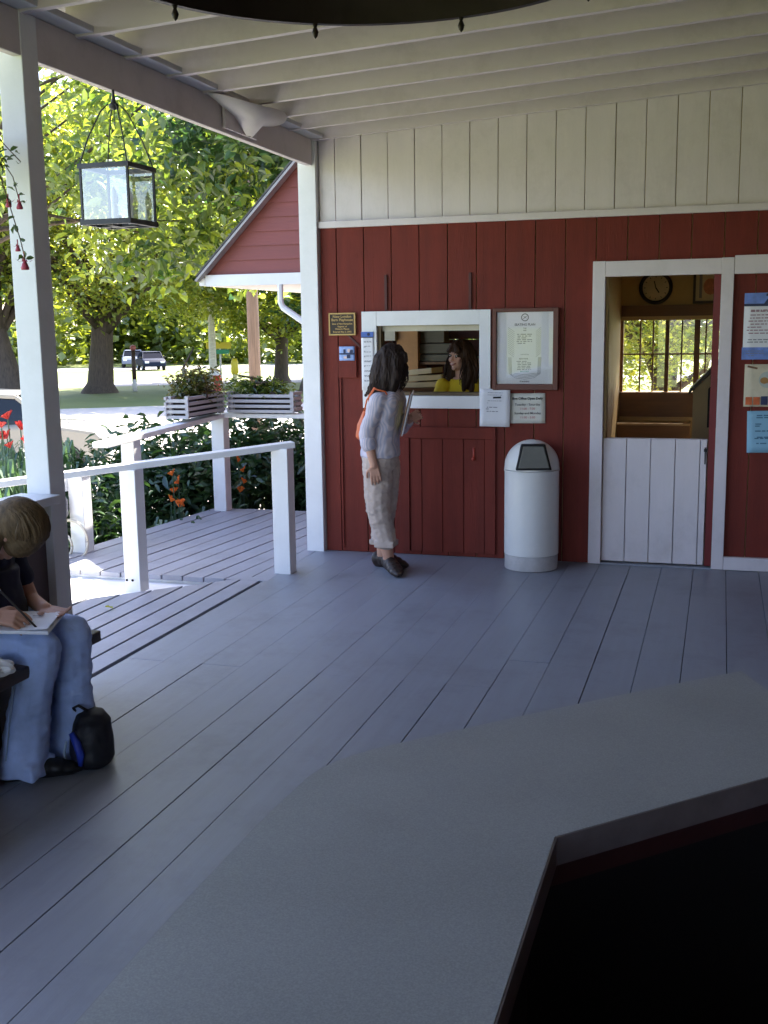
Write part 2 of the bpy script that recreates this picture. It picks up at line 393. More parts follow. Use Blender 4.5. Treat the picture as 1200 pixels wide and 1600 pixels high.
# notice board frame right of the door
nb = MB(); nb.box(.0575, .9, WY - .034, WY + .01, 1.915, 2.03); nb.box(.0575, .9, WY - .034, WY + .01, .004, .09); nb.box(.82, .9, WY - .034, WY + .01, .092, 1.913)
nb.build("notice_frame", white, TB, bevel=.003)
# rooms behind
mb = MB(); mb.box(-.9, 4.5, 10.45, 10.55, 0, .99)
mb.box(-.9, 4.5, 10.45, 10.55, 1.64, 2.7); mb.box(1.2, 4.5, 10.45, 10.55, .99, 1.64); mb.box(-.98, -.9, 7.57, 10.45, 0, 2.7); mb.box(4.4, 4.5, 7.57, 10.45, 0, 2.7)
mb.build("room_wall", tan, TB)
struct("lobby_floor", MB().box(-2.74, 4.4, 7.57, 10.45, -.03, -.002), brownint)
MB().box(-2.74, 4.4, 7.57, 10.45, 2.55, 2.6).build("ceiling", tan, TB)
mb = MB(); mb.box(-.895, 1.2, 10.425, 10.447, 1.675, 1.775); mb.box(-.895, 1.2, 10.40, 10.447, .93, .985); mb.box(-.895, 1.2, 10.43, 10.447, .76, .93)
mb.build("window_trim", brownint, TB)
iw = MB()
for xx, wd in ((-.905, .03), (-.50, .035), (-.245, .05), (.23, .05), (.7, .04)): iw.box(xx, xx + wd, 10.46, 10.52, .991, 1.639)
for xx in (-.73, -.615, -.36, -.15, .4): iw.box(xx, xx + .014, 10.48, 10.505, .991, 1.639)
iw.box(-.9, 1.2, 10.485, 10.5, 1.325, 1.34)
IW = iw.build("room_window", brownint, TB); MB().box(-.9, 1.2, 10.491, 10.494, .991, 1.639).build("pane", glass, IW)
mb = MB(); mb.box(-.895, -.25, 10.2, 10.448, .0, .70); mb.build("bench_box", brownint, TB)
MB().box(-.895, -.25, 10.17, 10.448, .702, .722).build("bench_top", mat("light_bench_edge", (.42, .3, .16), .5, .1), TB)
# ticket room back wall (log like courses) and partition
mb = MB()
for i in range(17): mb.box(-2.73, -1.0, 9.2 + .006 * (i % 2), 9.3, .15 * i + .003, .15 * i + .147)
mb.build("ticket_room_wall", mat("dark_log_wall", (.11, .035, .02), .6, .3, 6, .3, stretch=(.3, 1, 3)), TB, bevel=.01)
MB().box(-2.73, -.99, 7.6, 8.0, .85, .9).build("ticket_counter", brownint, TB)
MB().box(-1.42, -1.0, 9.15, 9.198, 1.0, 2.4).build("wall_panel", tan, TB)
MB().box(-2.60, -2.42, 8.9, 9.19, 1.0, 2.2).build("cupboard_side", mat("orange_brown_wood", (.36, .17, .05), .5, .2, 5, .1), TB)
MB().box(-2.42, -1.45, 8.95, 9.19, 1.30, 1.32).build("shelf", brownint, TB)

# wall papers and signs
def sheet(name, label, cat, x0, x1, z0, z1, m, y=WY - .004, tilt=0, th=.002, parent=None):
    c = ((x0 + x1) / 2, y, (z0 + z1) / 2)
    t = thing(name, label, cat, c)
    mb = MB(); n = 6
    vs = []; fs = []
    for i in range(n + 1):
        for j in range(n + 1):
            vs.append((x0 + (x1 - x0) * i / n, y - .002 - .004 * abs(noise.noise((i * .5 + x0 * 9, j * .5, z0 * 7))) * (abs(i - n / 2) + abs(j - n / 2)) / n, z0 + (z1 - z0) * j / n))
    for i in range(n):
        for j in range(n): fs.append((i * (n + 1) + j, (i + 1) * (n + 1) + j, (i + 1) * (n + 1) + j + 1, i * (n + 1) + j + 1))
    mb.add(vs, fs); o = mb.build("sheet", m, t, True)
    sm = o.modifiers.new("s", 'SOLIDIFY'); sm.thickness = .0006
    t.rotation_euler = (0, tilt, 0)
    return t
rn = random.Random(11)
# plaque
t = thing("plaque", "small brass edged dark plaque with raised lettering on the red wall", "plaque", (-2.571, WY, 1.64))
MB().box(-2.665, -2.477, WY - .018, WY - .003, 1.563, 1.713).build("plate", bronze, t)
mb = MB()
for a, b, c, d in ((-2.67, -2.472, 1.706, 1.716), (-2.67, -2.472, 1.56, 1.57), (-2.67, -2.660, 1.57, 1.706), (-2.482, -2.472, 1.57, 1.706)): mb.box(a, b, WY - .024, WY - .0025, c, d)
mb.build("border", brass, t)
mb = MB()
for s_, sz, z in (("New London", .026, 1.690), ("Barn Playhouse", .026, 1.667), ("State of New Hampshire", .0175, 1.640), ("Register of", .0155, 1.621), ("Historic Places", .0175, 1.604), ("Entered May 2, 2005", .0165, 1.584)):
    text_into(mb, s_, sz, (-2.571, WY - .0195, z), bold=.02, sx=.86 if len(s_) > 19 else 1)
mb.build("lettering", brass, t)
# small photo on the block
t = sheet("photo_card", "small blue photo card pinned to the red block under the plaque", "photo", -2.592, -2.478, 1.383, 1.482, mat("pale_blue_print", (.30, .42, .75), .4, .2, 20, 0), WY - .029)
mb = MB(); mb.box(-2.590, -2.48, WY - .0365, WY - .036, 1.425, 1.436); mb.box(-2.56, -2.545, WY - .0365, WY - .036, 1.436, 1.462); mb.box(-2.515, -2.49, WY - .0365, WY - .036, 1.436, 1.458); mb.box(-2.535, -2.51, WY - .0367, WY - .0362, 1.40, 1.424)
mb.build("dark_shapes", mat("dark_blue_print", (.02, .03, .09), .5, .2), t)
for pq, pr_, ps in (((-2.518, WY - .036, 1.453), .013, (1, .05, 1)), ((-2.545, WY - .036, 1.405), .016, (1, .05, .6))):
    mb = MB(); mb.sphere(pq, pr_, sc=ps); mb.build("pale_shape", mat("pink_print", (.75, .55, .5), .5, .1), t)
# schedule list
t = sheet("schedule_sheet", "long narrow white list with blue heading taped on the ticket window frame", "notice", -2.426, -2.335, 1.175, 1.583, paper, WY - .032)
mb = MB(); mb.box(-2.425, -2.336, WY - .0405, WY - .040, 1.545, 1.582); mb.build("blue_heading", mat("blue_heading_print", (.06, .13, .42), .5, .25, 30, 0), t)
mb = MB(); mb.box(-2.425, -2.336, WY - .0411, WY - .0406, 1.541, 1.547); mb.sphere((-2.37, WY - .041, 1.565), .011, sc=(1, .04, 1)); mb.build("heading_marks", mat("dark_heading", (.015, .02, .06), .5), t)
mb = MB(); 
for i in range(9): squiggles(mb, -2.408, -2.352, WY - .0402, [1.515 - .034 * i, 1.509 - .034 * i], .0035, rn)
mb.build("print", inkgrey, t)
# framed seating chart
t = thing("framed_seating_chart", "framed white seating plan with a dark red frame beside the ticket window", "framed chart", (-1.268, WY, 1.45))
mb = MB(); fx = (-1.49, -1.045, 1.18, 1.728)
mb.box(fx[0], fx[0] + .026, WY - .04, WY - .003, fx[2], fx[3]); mb.box(fx[1] - .036, fx[1], WY - .04, WY - .003, fx[2], fx[3])
mb.box(fx[0] + .026, fx[1] - .036, WY - .04, WY - .003, fx[3] - .026, fx[3]); mb.box(fx[0] + .026, fx[1] - .036, WY - .04, WY - .003, fx[2], fx[2] + .04)
mb.build("frame", mat("red_brown_frame", (.12, .03, .018), .4, .15, 8, .05), t, bevel=.003)
MB().box(-1.463, -1.082, WY - .012, WY - .004, 1.221, 1.701).build("chart_sheet", paper, t)
yy = WY - .0125; mb = MB()
cx = -1.274
for k_ in range(24):
    a = 2 * math.pi * k_ / 24; a2 = 2 * math.pi * (k_ + 1) / 24
    mb.add([(cx + .026 * math.cos(a), yy, 1.665 + .026 * math.sin(a)), (cx + .026 * math.cos(a2), yy, 1.665 + .026 * math.sin(a2)), (cx + .020 * math.cos(a2), yy, 1.665 + .020 * math.sin(a2)), (cx + .020 * math.cos(a), yy, 1.665 + .02 * math.sin(a))], [(0, 1, 2, 3)])
mb.bar((cx - .012, yy, 1.655), (cx + .012, yy, 1.675), .004, .0004, (0, 1, 0)); mb.bar((cx - .01, yy, 1.674), (cx + .01, yy, 1.658), .003, .0004, (0, 1, 0))
text_into(mb, "SEATING PLAN", .021, (cx, yy, 1.617), bold=.03); text_into(mb, "THE", .012, (cx, yy, 1.592), bold=.02); text_into(mb, "2009", .011, (cx, yy, 1.578), bold=.02)
text_into(mb, "ORCHESTRA", .010, (cx, yy, 1.418)); text_into(mb, "MEZZANINE", .011, (cx - .008, yy, 1.389), bold=.02); text_into(mb, "STANDING", .013, (cx, yy, 1.237), bold=.03)
mb.build("lettering", ink, t)
mb = MB(); text_into(mb, "BALCONY", .013, (cx, yy, 1.304), bold=.02); mb.build("lettering", inkgreen, t)
mb = MB()
for i in range(14):
    z = 1.60 - .013 * i
    mb.bar((-1.388, yy, z), (-1.345, yy, z - .03), .002, .0004, (0, 1, 0)); mb.bar((-1.205 + .006, yy, z - .03), (-1.165, yy, z), .002, .0004, (0, 1, 0))
for i in range(6): squiggles(mb, -1.33, -1.225, yy, [1.55 - .012 * i], .006, rn)
for i in range(6): squiggles(mb, -1.33, -1.23, yy, [1.37 - .011 * i], .005, rn)
for i in range(4):
    pts = [(-1.385 + i * .006, yy, 1.40), (-1.38 + i * .006, yy, 1.29 - .004 * i), (-1.34, yy, 1.262 + .01 * i), (-1.274, yy, 1.252 + .01 * i), (-1.21, yy, 1.262 + .01 * i), (-1.168 - i * .006, yy, 1.29), (-1.163 - i * .006, yy, 1.40)]
    mb.tube(pts, .0012, 4)
mb.build("seat_rows", inkgrey, t)
MB().box(-1.463, -1.082, WY - .0225, WY - .0205, 1.221, 1.701).build("glazing", glassmat("picture_glass", (1, 1, 1), .035), t)
# notes below the chart
t = sheet("handwritten_note", "white hand lettered note taped at the lower right corner of the ticket window", "notice", -1.577, -1.368, .93, 1.187, paper, WY - .034, R(.8))
mb = MB(); squiggles(mb, -1.53, -1.42, WY - .0425, [1.16, 1.145, 1.105, 1.09], .003, rn); squiggles(mb, -1.535, -1.45, WY - .0425, [1.06, 1.048, 1.032], .005, rn); mb.build("handwriting", inkgrey, t)
mb = MB(); mb.bar((-1.485, WY - .0425, 1.128), (-1.43, WY - .0425, 1.131), .012, .001, (0, 1, 0)); mb.build("crossed_out_bar", ink, t)
t = sheet("hours_sign", "cream sign of box office opening hours on the red wall above the litter bin", "sign", -1.372, -1.132, .953, 1.157, cream, WY - .004, R(-.8))
mb = MB(); yy = WY - .0125
text_into(mb, "Box Office Open Daily", .0225, (-1.252, yy, 1.122), bold=.03); text_into(mb, "Tuesday - Saturday", .0225, (-1.252, yy, 1.081), bold=.005); text_into(mb, "Sunday and Monday", .0225, (-1.252, yy, 1.022), bold=.005)
mb.build("lettering", ink, t)
mb = MB(); text_into(mb, "11:00 - 7:30", .0215, (-1.252, yy, 1.052)); text_into(mb, "11:00 - 5:00", .0215, (-1.252, yy, .993)); mb.build("lettering", inkred, t)
# posters on the notice board
t = sheet("season_poster", "white season poster with blue bands, topmost on the notice panel right of the door", "poster", .125, .43, 1.378, 1.795, paper, WY - .004)
bp_ = mat("blue_print", (.16, .26, .62), .5, .3, 14, 0)
MB().box(.125, .43, WY - .0125, WY - .012, 1.72, 1.795).build("blue_band", bp_, t); MB().box(.12, .43, WY - .0125, WY - .012, 1.378, 1.455).build("blue_band", bp_, t)
mb = MB(); mb.box(.125, .43, WY - .0132, WY - .0127, 1.712, 1.728); mb.bar((.25, WY - .013, 1.722), (.29, WY - .013, 1.78), .018, .001, (0, 1, 0)); mb.bar((.255, WY - .013, 1.783), (.33, WY - .013, 1.778), .016, .001, (0, 1, 0)); mb.build("dark_figure", mat("navy_print", (.02, .03, .08), .5), t)
mb = MB(); squiggles(mb, .14, .41, WY - .0125, [1.685, 1.678, 1.655, 1.636, 1.617, 1.598, 1.579, 1.56, 1.541], .005, rn); mb.build("print", mat("plum_ink", (.25, .08, .12), .6), t)
mb = MB(); squiggles(mb, .14, .41, WY - .0132, [1.40, 1.415, 1.43], .004, rn); squiggles(mb, .14, .3, WY - .0125, [1.50, 1.485], .006, rn); mb.build("print", inkgrey, t)
t = sheet("cream_poster", "cream poster with a round emblem and orange squares, middle of the notice panel", "poster", .143, .44, 1.078, 1.348, mat("cream_print", (.62, .55, .40), .6, .12, 12, 0), WY - .004)
for i in (0, 1, 3, 4, 5): MB().box(.155 + .047 * i, .195 + .047 * i, WY - .0125, WY - .012, 1.09, 1.14).build("orange_square", mat("orange_print", (.62, .14, .04), .6, .25, 25, 0), t)
mb = MB(); mb.box(.249, .289, WY - .0125, WY - .012, 1.09, 1.145); mb.build("dark_square", mat("ink_blue_print", (.03, .04, .10), .6), t)
mb = MB(); mb.sphere((.283, WY - .012, 1.25), .052, 24, 12, sc=(1, .03, 1)); mb.build("emblem_disc", mat("grey_green_print", (.42, .45, .40), .6, .2), t)
mb = MB(); mb.sphere((.265, WY - .0135, 1.245), .026, sc=(1, .04, .8)); mb.build("emblem_shape", mat("ochre_print", (.4, .2, .06), .6, .2), t)
mb = MB(); mb.sphere((.305, WY - .0135, 1.24), .022, sc=(1, .04, 1)); mb.build("emblem_shape", mat("ochre_print", (.4, .2, .06), .6, .2), t)
mb = MB(); mb.bar((.16, WY - .012, 1.335), (.22, WY - .012, 1.322), .012, .001, (0, 1, 0)); mb.build("ribbon_mark", mat("brown_print", (.2, .1, .05), .6), t)
t = sheet("blue_notice", "light blue printed sheet, lowest on the notice panel right of the door", "notice", .172, .42, .783, 1.053, mat("light_blue_paper", (.26, .48, .62), .7, .05, 5, 0), WY - .004, R(-1.5))
mb = MB(); squiggles(mb, .215, .40, WY - .0125, [1.02, 1.006, .965, .952, .92, .88, .872, .84], .007, rn); mb.build("print", mat("teal_ink", (.06, .16, .25), .6), t)
# lobby things seen through the doorway
t = thing("wall_clock", "round clock with thick dark rim on the tan wall above the lobby window", "clock", (-.595, 10.44, 1.93))
mb = MB(); 
pr = [(.115, 0), (.145, 0), (.15, .02), (.14, .035), (.12, .03), (.115, .0)]
def latheY(mb_, prof, c, seg=32):
    m_ = MB(); m_.lathe(prof, (0, 0, 0), seg); mb_.add([(c[0] + v[0], c[1] - v[2], c[2] + v[1]) for v in m_.v], m_.f)
latheY(mb, pr, (-.595, 10.448, 1.93)); mb.build("rim", bronze, t, True)
mb = MB(); latheY(mb, [(0, .012), (.12, .012)], (-.595, 10.448, 1.93)); mb.build("face", mat("aged_clock_face", (.62, .50, .33), .4, .1), t)
mb = MB(); mb.bar((-.595, 10.432, 1.93), (-.565, 10.432, 1.885), .012, .002, (0, 1, 0)); mb.bar((-.595, 10.431, 1.93), (-.61, 10.431, 1.99), .009, .002, (0, 1, 0))
for k_ in range(12): a = k_ * math.pi / 6; mb.bar((-.595 + .09 * math.cos(a), 10.433, 1.93 + .09 * math.sin(a)), (-.595 + .104 * math.cos(a), 10.433, 1.93 + .104 * math.sin(a)), .006, .001, (0, 1, 0))
mb.build("hands", ink, t)
t = thing("framed_picture", "small framed print on the tan wall right of the round clock", "picture", (-.14, 10.44, 1.93))
mb = MB()
for a, b, c, d in ((-.268, -.02, 1.78, 1.805), (-.268, -.02, 2.06, 2.085), (-.268, -.245, 1.805, 2.06), (-.043, -.02, 1.805, 2.06)): mb.box(a, b, 10.415, 10.448, c, d)
mb.build("frame", brownwood, t); MB().box(-.245, -.043, 10.432, 10.447, 1.805, 2.06).build("mat_board", mat("cream_mat", (.6, .5, .3), .6, .1), t)
mb = MB(); mb.sphere((-.12, 10.431, 1.93), .06, sc=(1, .02, 1.2)); mb.build("red_motif", mat("faded_red_print", (.5, .2, .12), .6, .3, 30, 0), t)
MB().box(-.215, -.19, 10.429, 10.431, 1.83, 2.04).build("grey_stripe", inkgrey, t)
t = thing("display_cabinet", "cream cabinet with a slanted dark top and opening painted in as dark shade behind the half door", "cabinet", (0, 9.3, 0))
mb = MB(); mb.prism([(-.21, 9.2, 0), (-.21, 9.2, 1.07), (.25, 9.2, 1.57), (.7, 9.2, 1.57), (.7, 9.2, 0)], (0, .5, 0)); mb.build("body", mat("cream_cabinet_paint", (.50, .40, .22), .6, .06), t)
mb = MB(); mb.prism([(-.245, 9.17, 1.045), (-.245, 9.17, 1.075), (.24, 9.17, 1.60), (.7, 9.17, 1.60), (.7, 9.17, 1.572), (.252, 9.17, 1.572)], (0, .55, 0)); mb.build("top", brownwood, t)
mb = MB(); mb.prism([(-.095, 9.19, .78), (-.095, 9.19, 1.09), (-.02, 9.19, 1.18), (.3, 9.19, 1.18), (.3, 9.19, .78)], (0, .008, 0)); mb.build("opening_shade", MATS["void"], t)  # flat black slab stands in for the shade inside the cabinet
# boxes of envelopes and papers behind the ticket window
rr = random.Random(3)
for i, (xx, zz, l) in enumerate(((-2.2, 1.165, .42), (-2.22, 1.215, .36), (-2.24, 1.265, .24))):
    mb = MB(); mb.obox((xx + .05 * i * 0, 8.42, zz), (l / 2, -.05, .012), (.02, .1, 0), (0, 0, .021)); o = mb.build("envelope_box", mat("manila_card", (.62, .50, .26), .6, .12), None, bevel=.003)
    tag(o, ("long manila card tray at the bottom of the pile behind the ticket window", "middle manila card tray of the pile behind the ticket window", "short manila card tray topmost of the pile behind the ticket window")[i], "tray", "card trays behind the ticket window")
o = MB().box(-2.45, -1.95, 8.3, 8.55, 1.09, 1.143).build("tray_table", brownint); tag(o, "dark wooden ledge under the manila card trays in the ticket room", "ledge")
for i, (xx, zz, l, h) in enumerate(((-2.22, 1.352, .44, .06), (-2.26, 1.43, .34, .085), (-2.31, 1.527, .20, .1))):
    mb = MB(); mb.obox((xx, 9.06, zz), (l / 2, 0, 0), (0, .09, 0), (0, 0, h / 2 - .002)); o = mb.build("paper_stack", mat("grey_paper_stack", (.13, .115, .075), .7, .15, 6, .1, stretch=(1, 1, 20)), None, bevel=.004)
    tag(o, ("widest grey paper bundle at the base of the stack on the ticket room shelf", "middle grey paper bundle of the stack on the ticket room shelf", "smallest grey paper bundle topmost on the ticket room shelf")[i], "paper stack", "paper bundles on the ticket room shelf")
o = MB().box(-2.735, -2.60, 8.85, 8.9, 1.50, 1.70).build("leaning_card", mat("dull_cream_card", (.40, .36, .26), .7, .06)); tag(o, "pale card standing in the upper left corner behind the ticket window", "card")

# ------------------------------------------------------------------ porch
PO = thing("porch", "white porch with open rafters, long edge beam, post and low wall", "porch", (-2.75, 4, 0))
y = 7.40; i = 0
while y > -4.2:
    z0 = 2.885; xA, xB = -2.80, 5.0
    mb = MB(); mb.prism([(xA, y - .019, z0 + slope(xA)), (xB, y - .019, z0 + slope(xB)), (xB, y - .019, z0 + .182 + slope(xB)), (xA, y - .019, z0 + .182 + slope(xA))], (0, .038, 0))
    mb.build("rafter", whiteroof, PO, bevel=.002)
    y -= .415; i += 1
mb = MB(); yy = -4.4
while yy < 7.5:
    mb.prism([(-3.3, yy + .003, 3.070 + slope(-3.3)), (5.0, yy + .003, 3.070 + slope(5)), (5.0, yy + .003, 3.092 + slope(5)), (-3.3, yy + .003, 3.092 + slope(-3.3))], (0, .134, 0)); yy += .14
mb.build("roof_boards", mat("greyed_roof_boards", (.34, .31, .29), .7, .15, 4, .1, stretch=(.2, 1, 1)), PO)
MB().prism([(-3.35, -4.5, 3.097 + slope(-3.35)), (5.1, -4.5, 3.097 + slope(5.1)), (5.1, -4.5, 3.137 + slope(5.1)), (-3.35, -4.5, 3.137 + slope(-3.35))], (0, 12.05, 0)).build("roofing", MATS["grey_shingle"], PO)
MB().box(-2.80, -2.757, -4.3, WY - .052, 2.72, 2.895).build("beam", whiteroof, PO, bevel=.004)
MB().box(-2.88, -2.665, -4.3, WY - .055, 2.897, 2.925).build("top_plate", mat("pale_plate_paint", (.6, .6, .6), .6, .06), PO, bevel=.003)
for i, yy in enumerate((4.06, .2, -3.6)): MB().box(-2.868, -2.752, yy, yy + .115, .0, 2.895).build("post", whitepost, PO, bevel=.004)
hw = MB().box(-2.84, -2.79, -4.2, 4.058, -.03, .885).build("half_wall", mat("dull_panel_paint", (.12, .09, .09), .6, .15, 5, .15, stretch=(1, .3, 1)), PO)
MB().box(-2.9, -2.70, -4.2, 4.056, .887, .925).build("ledge", whitepost, hw, bevel=.004)
mb = MB()
for i in range(48): mb.box(4.6, 4.62, -4.4 + .25 * i + .003, -4.4 + .25 * i + .247, 0, 3.4)
mb.build("shading_end_wall", red, PO)  # unseen wall added to shade the porch
mb = MB()
for i in range(20, 38): mb.box(-2.7 + .2 * i + .003, -2.7 + .2 * i + .197, -4.42, -4.4, 0, 3.4)
mb.build("shading_back_wall", red, PO)  # unseen wall added to darken the foreground, left part open for fill

# railings
def rail(name, label, posts, top, loc, ext=None):
    t = thing(name, label, "railing", loc)
    for (px, py, z0, z1, s_) in posts:
        MB().box(px - s_ / 2, px + s_ / 2, py - s_ / 2, py + s_ / 2, z0, z1).build("post", whitepost, t, bevel=.004)
    for a, b, wd, ht in top: MB().bar(a, b, wd, ht).build("handrail", whitepost, t, bevel=.004)
    return t
t = rail("porch_railing", "near white railing running from the stout square post down past the porch post", [(-2.75, 6.69, -.03, .838, .115), (-3.53, 6.09, -.03, .757, .11), (-5.0, 4.96, -.6, .60, .11)],
     [((-2.69, 6.736, .858), (-5.1, 4.88, .618), .10, .04)], (-3.4, 6.2, 0))
for dx in (-.03, .012):
    mb = MB(); mb.sphere((-3.54 + dx, 6.033, .05), .008); mb.build("bolt", darkmetal, t)
t = rail("deck_railing", "far white railing around the grey deck carrying two slatted planters", [(-4.27, 7.38, -.03, .795, .11), (-4.27, 8.95, -.03, .838, .12)],
     [((-4.27, 6.95, .80), (-4.27, 8.98, .858), .13, .04), ((-4.335, 8.98, .856), (-2.9, 8.98, .856), .13, .038)], (-4.2, 8.5, 0))

# slatted planters
def planter(name, label, x0, x1, y0, y1, z0, ns=4):
    t = thing(name, label, "planter", ((x0 + x1) / 2, (y0 + y1) / 2, z0))
    sl_ = mat("greyed_white_slats", (.47, .45, .445), .6, .1, 6, .15)
    for i in range(ns):
        z = z0 + .004 + i * .045
        mb = MB(); h = .026
        MB().box(x0, x1, y0, y0 + .02, z, z + h).build("slat", sl_, t, bevel=.002); MB().box(x0, x1, y1 - .02, y1, z, z + h).build("slat", sl_, t, bevel=.002)
        MB().box(x0 - .008, x0 + .012, y0 - .012, y1 + .012, z + .020, z + .020 + h).build("slat", sl_, t, bevel=.002); MB().box(x1 - .012, x1 + .008, y0 - .012, y1 + .012, z + .020, z + .020 + h).build("slat", sl_, t, bevel=.002)
    for xx in (x0 + .016, x1 - .04):
        for yy in (y0 + .022, y1 - .046): MB().box(xx, xx + .024, yy, yy + .024, z0 + .002, z0 + .19).build("corner_stake", sl_, t)
    MB().box(x0 + .045, x1 - .045, y0 + .05, y1 - .05, z0 + .004, z0 + .15).build("soil_box", mat("dark_soil", (.03, .022, .016), .9, .3), t)
    return t
P1 = planter("slatted_planter", "short slatted planter at the deck corner with its bright end facing the porch", -4.39, -4.185, 8.18, 8.87, .882)
P2 = planter("slatted_planter", "long slatted planter on the far rail beside the corner board", -4.15, -3.53, 8.87, 9.06, .882)

# near-porch things: lantern, lamp shade, ring chandelier
LZ = .0
lanternmetal = mat("grey_iron", (.055, .055, .062), .45, .2, 10, .1, metal=.3)
t = thing("hanging_lantern", "square glass lantern in a dark frame hanging below the porch beam", "lantern", (-2.747, 4.755, 2.7))
lx, ly, lh, z0, z1 = -2.747, 4.755, .122, 2.103, 2.378
mb = MB()
for a in (-1, 1):
    for b in (-1, 1): mb.box(lx + a * lh - .005, lx + a * lh + .005, ly + b * lh - .005, ly + b * lh + .005, z0 + .024, z1 - .022)
for zz, hh in ((z0, .024), (z1 - .022, .022)):
    for a in (-1, 1):
        mb.box(lx - lh - .01, lx + lh + .01, ly + a * lh - .010, ly + a * lh + .010, zz, zz + hh)
        mb.box(lx + a * lh - .0095, lx + a * lh + .0095, ly - lh + .0102, ly + lh - .0102, zz + .0003, zz + hh - .0003)
mb.build("frame", lanternmetal, t)
mb = MB()
for a in (-1, 1):
    mb.add([(lx - lh + .008, ly + a * lh, z0 + .024), (lx + lh - .008, ly + a * lh, z0 + .024), (lx + lh - .008, ly + a * lh, z1 - .022), (lx - lh + .008, ly + a * lh, z1 - .022)], [(0, 1, 2, 3)])
    mb.add([(lx + a * lh, ly - lh + .008, z0 + .024), (lx + a * lh, ly + lh - .008, z0 + .024), (lx + a * lh, ly + lh - .008, z1 - .022), (lx + a * lh, ly - lh + .008, z1 - .022)], [(0, 1, 2, 3)])
mb.build("pane", glassmat("lantern_glass", (.90, .92, .91), .2), t)
mb = MB(); mb.box(lx - .09, lx + .09, ly - .015, ly + .015, z0 - .004, z0 + .006); mb.box(lx - .015, lx + .015, ly - .09, ly + .09, z0 - .0045, z0 + .0055)
mb.tube([(lx, ly, z0 + .006), (lx, ly, z0 + .05)], .01); mb.build("base_cross", lanternmetal, t)
for a, b in ((-.035, .03), (.04, .035), (.0, -.045)):
    c_ = MB(); c_.tube([(lx + a, ly + b, z0 + .006), (lx + a, ly + b, z0 + .10)], .012, 10); cd_ = c_.build("candle_sleeve", whitepost, t, True)
    c_ = MB(); c_.lathe([(.001, 0), (.012, .005), (.016, .025), (.012, .05), (.003, .075), (.0005, .08)], (lx + a, ly + b, z0 + .10), 12); c_.build("bulb", mat("clear_bulb", (.75, .78, .8), .15, .05), cd_, True)
mb = MB()
for a in (-1, 1):
    for b in (-1, 1):
        mb.tube([(lx + a * lh, ly + b * lh, z1), (lx + a * .09, ly + b * .09, z1 + .12), (lx + a * .045, ly + b * .045, z1 + .24), (lx + a * .02, ly + b * .02, z1 + .275)], [.0036] * 4, 6)
mb.tube([(lx, ly, z1 + .17), (lx, ly, z1 + .262)], .002, 6); mb.build("hanger_arm", lanternmetal, t)
mb = MB(); mb.lathe([(.002, -.02), (.022, -.012), (.024, .004), (.012, .015), (.007, .035), (.006, .07)], (lx, ly, z1 + .27), 14); mb.build("canopy_cap", lanternmetal, t, True)

t = thing("wall_sconce", "pale pointed half cone lamp shade fixed to the inside of the porch beam", "lamp shade", (-2.70, 6.15, 2.8))
mb = MB(); cxs, cys = -2.735, 6.17; n_ = 14; vs = []; fs = []
for k_ in range(n_ + 1):
    a = -math.pi / 2 + math.pi * k_ / n_
    flare = 1 + .25 * max(0, (k_ / n_ - .55)) 
    rx, ry = .20 * flare, .46
    vs.append((cxs + .012 + rx * math.cos(a), cys + ry * math.sin(a), 2.866 + .012 * math.sin(3 * a)))
    vs.append((cxs + .012 + .45 * rx * math.cos(a), cys + .05 + .34 * ry * math.sin(a), 2.815))
    vs.append((cxs + .012 + .02 * math.cos(a), cys + .08 + .03 * math.sin(a), 2.735))
for k_ in range(n_):
    for j in range(2): fs.append((k_ * 3 + j, k_ * 3 + j + 1, k_ * 3 + 4 + j, k_ * 3 + 3 + j))
mb.add(vs, fs); o = mb.build("shade", mat("aged_white_shade", (.80, .74, .66), .6, .06), t, 'auto'); sm = o.modifiers.new("s", 'SOLIDIFY'); sm.thickness = .004
MB().box(-2.749, -2.735, 5.95, 6.40, 2.74, 2.86).build("back_plate", white, t)

t = thing("ring_chandelier", "black iron ring chandelier with small drop finials hanging above the counter", "chandelier", (-.754, 2.316, 2.4))
cxr, cyr, rr_ = -.754, 2.316, .628
mb = MB(); mb.lathe([(rr_, 0), (rr_ + .006, .008), (rr_ - .002, .02), (rr_ - .002, .105), (rr_ + .008, .115), (rr_ + .006, .13), (rr_ - .015, .13), (rr_ - .018, .0), (rr_, 0)], (cxr, cyr, 2.40), 72); mb.build("ring", bronze, t, 'auto')
mb = MB()
for k_ in range(4):
    a = k_ * math.pi / 4; mb.bar((cxr + (rr_ - .02) * math.cos(a), cyr + (rr_ - .02) * math.sin(a), 2.47), (cxr - (rr_ - .02) * math.cos(a), cyr - (rr_ - .02) * math.sin(a), 2.47 + .001 * k_), .03, .02)
mb.build("spoke", bronze, t)
for k_ in range(10):
    a = k_ * math.pi / 5 + R(10.4); p = (cxr + (rr_ - .012) * math.cos(a), cyr + (rr_ - .012) * math.sin(a), 2.40)
    mb = MB(); mb.lathe([(.001, -.036), (.006, -.03), (.009, -.02), (.006, -.012), (.004, -.008), (.007, 0), (.004, .002)], p, 10); mb.build("finial", bronze, t, True)
for k_ in range(6):
    a = k_ * math.pi / 3 + .2; p = (cxr + (rr_ - .01) * math.cos(a), cyr + (rr_ - .01) * math.sin(a), 2.53)
    mb = MB(); mb.lathe([(.03, 0), (.035, .012), (.013, .014), (.013, .09)], p, 12); cd_ = mb.build("candle_cup", bronze, t, True)
    mb = MB(); mb.lathe([(.012, .09), (.016, .12), (.01, .15), (.001, .17)], p, 10); mb.build("bulb", MATS["clear_bulb"], cd_, True)
mb = MB(); mb.tube([(cxr, cyr, 2.47), (cxr, cyr, 3.02)], .012); 
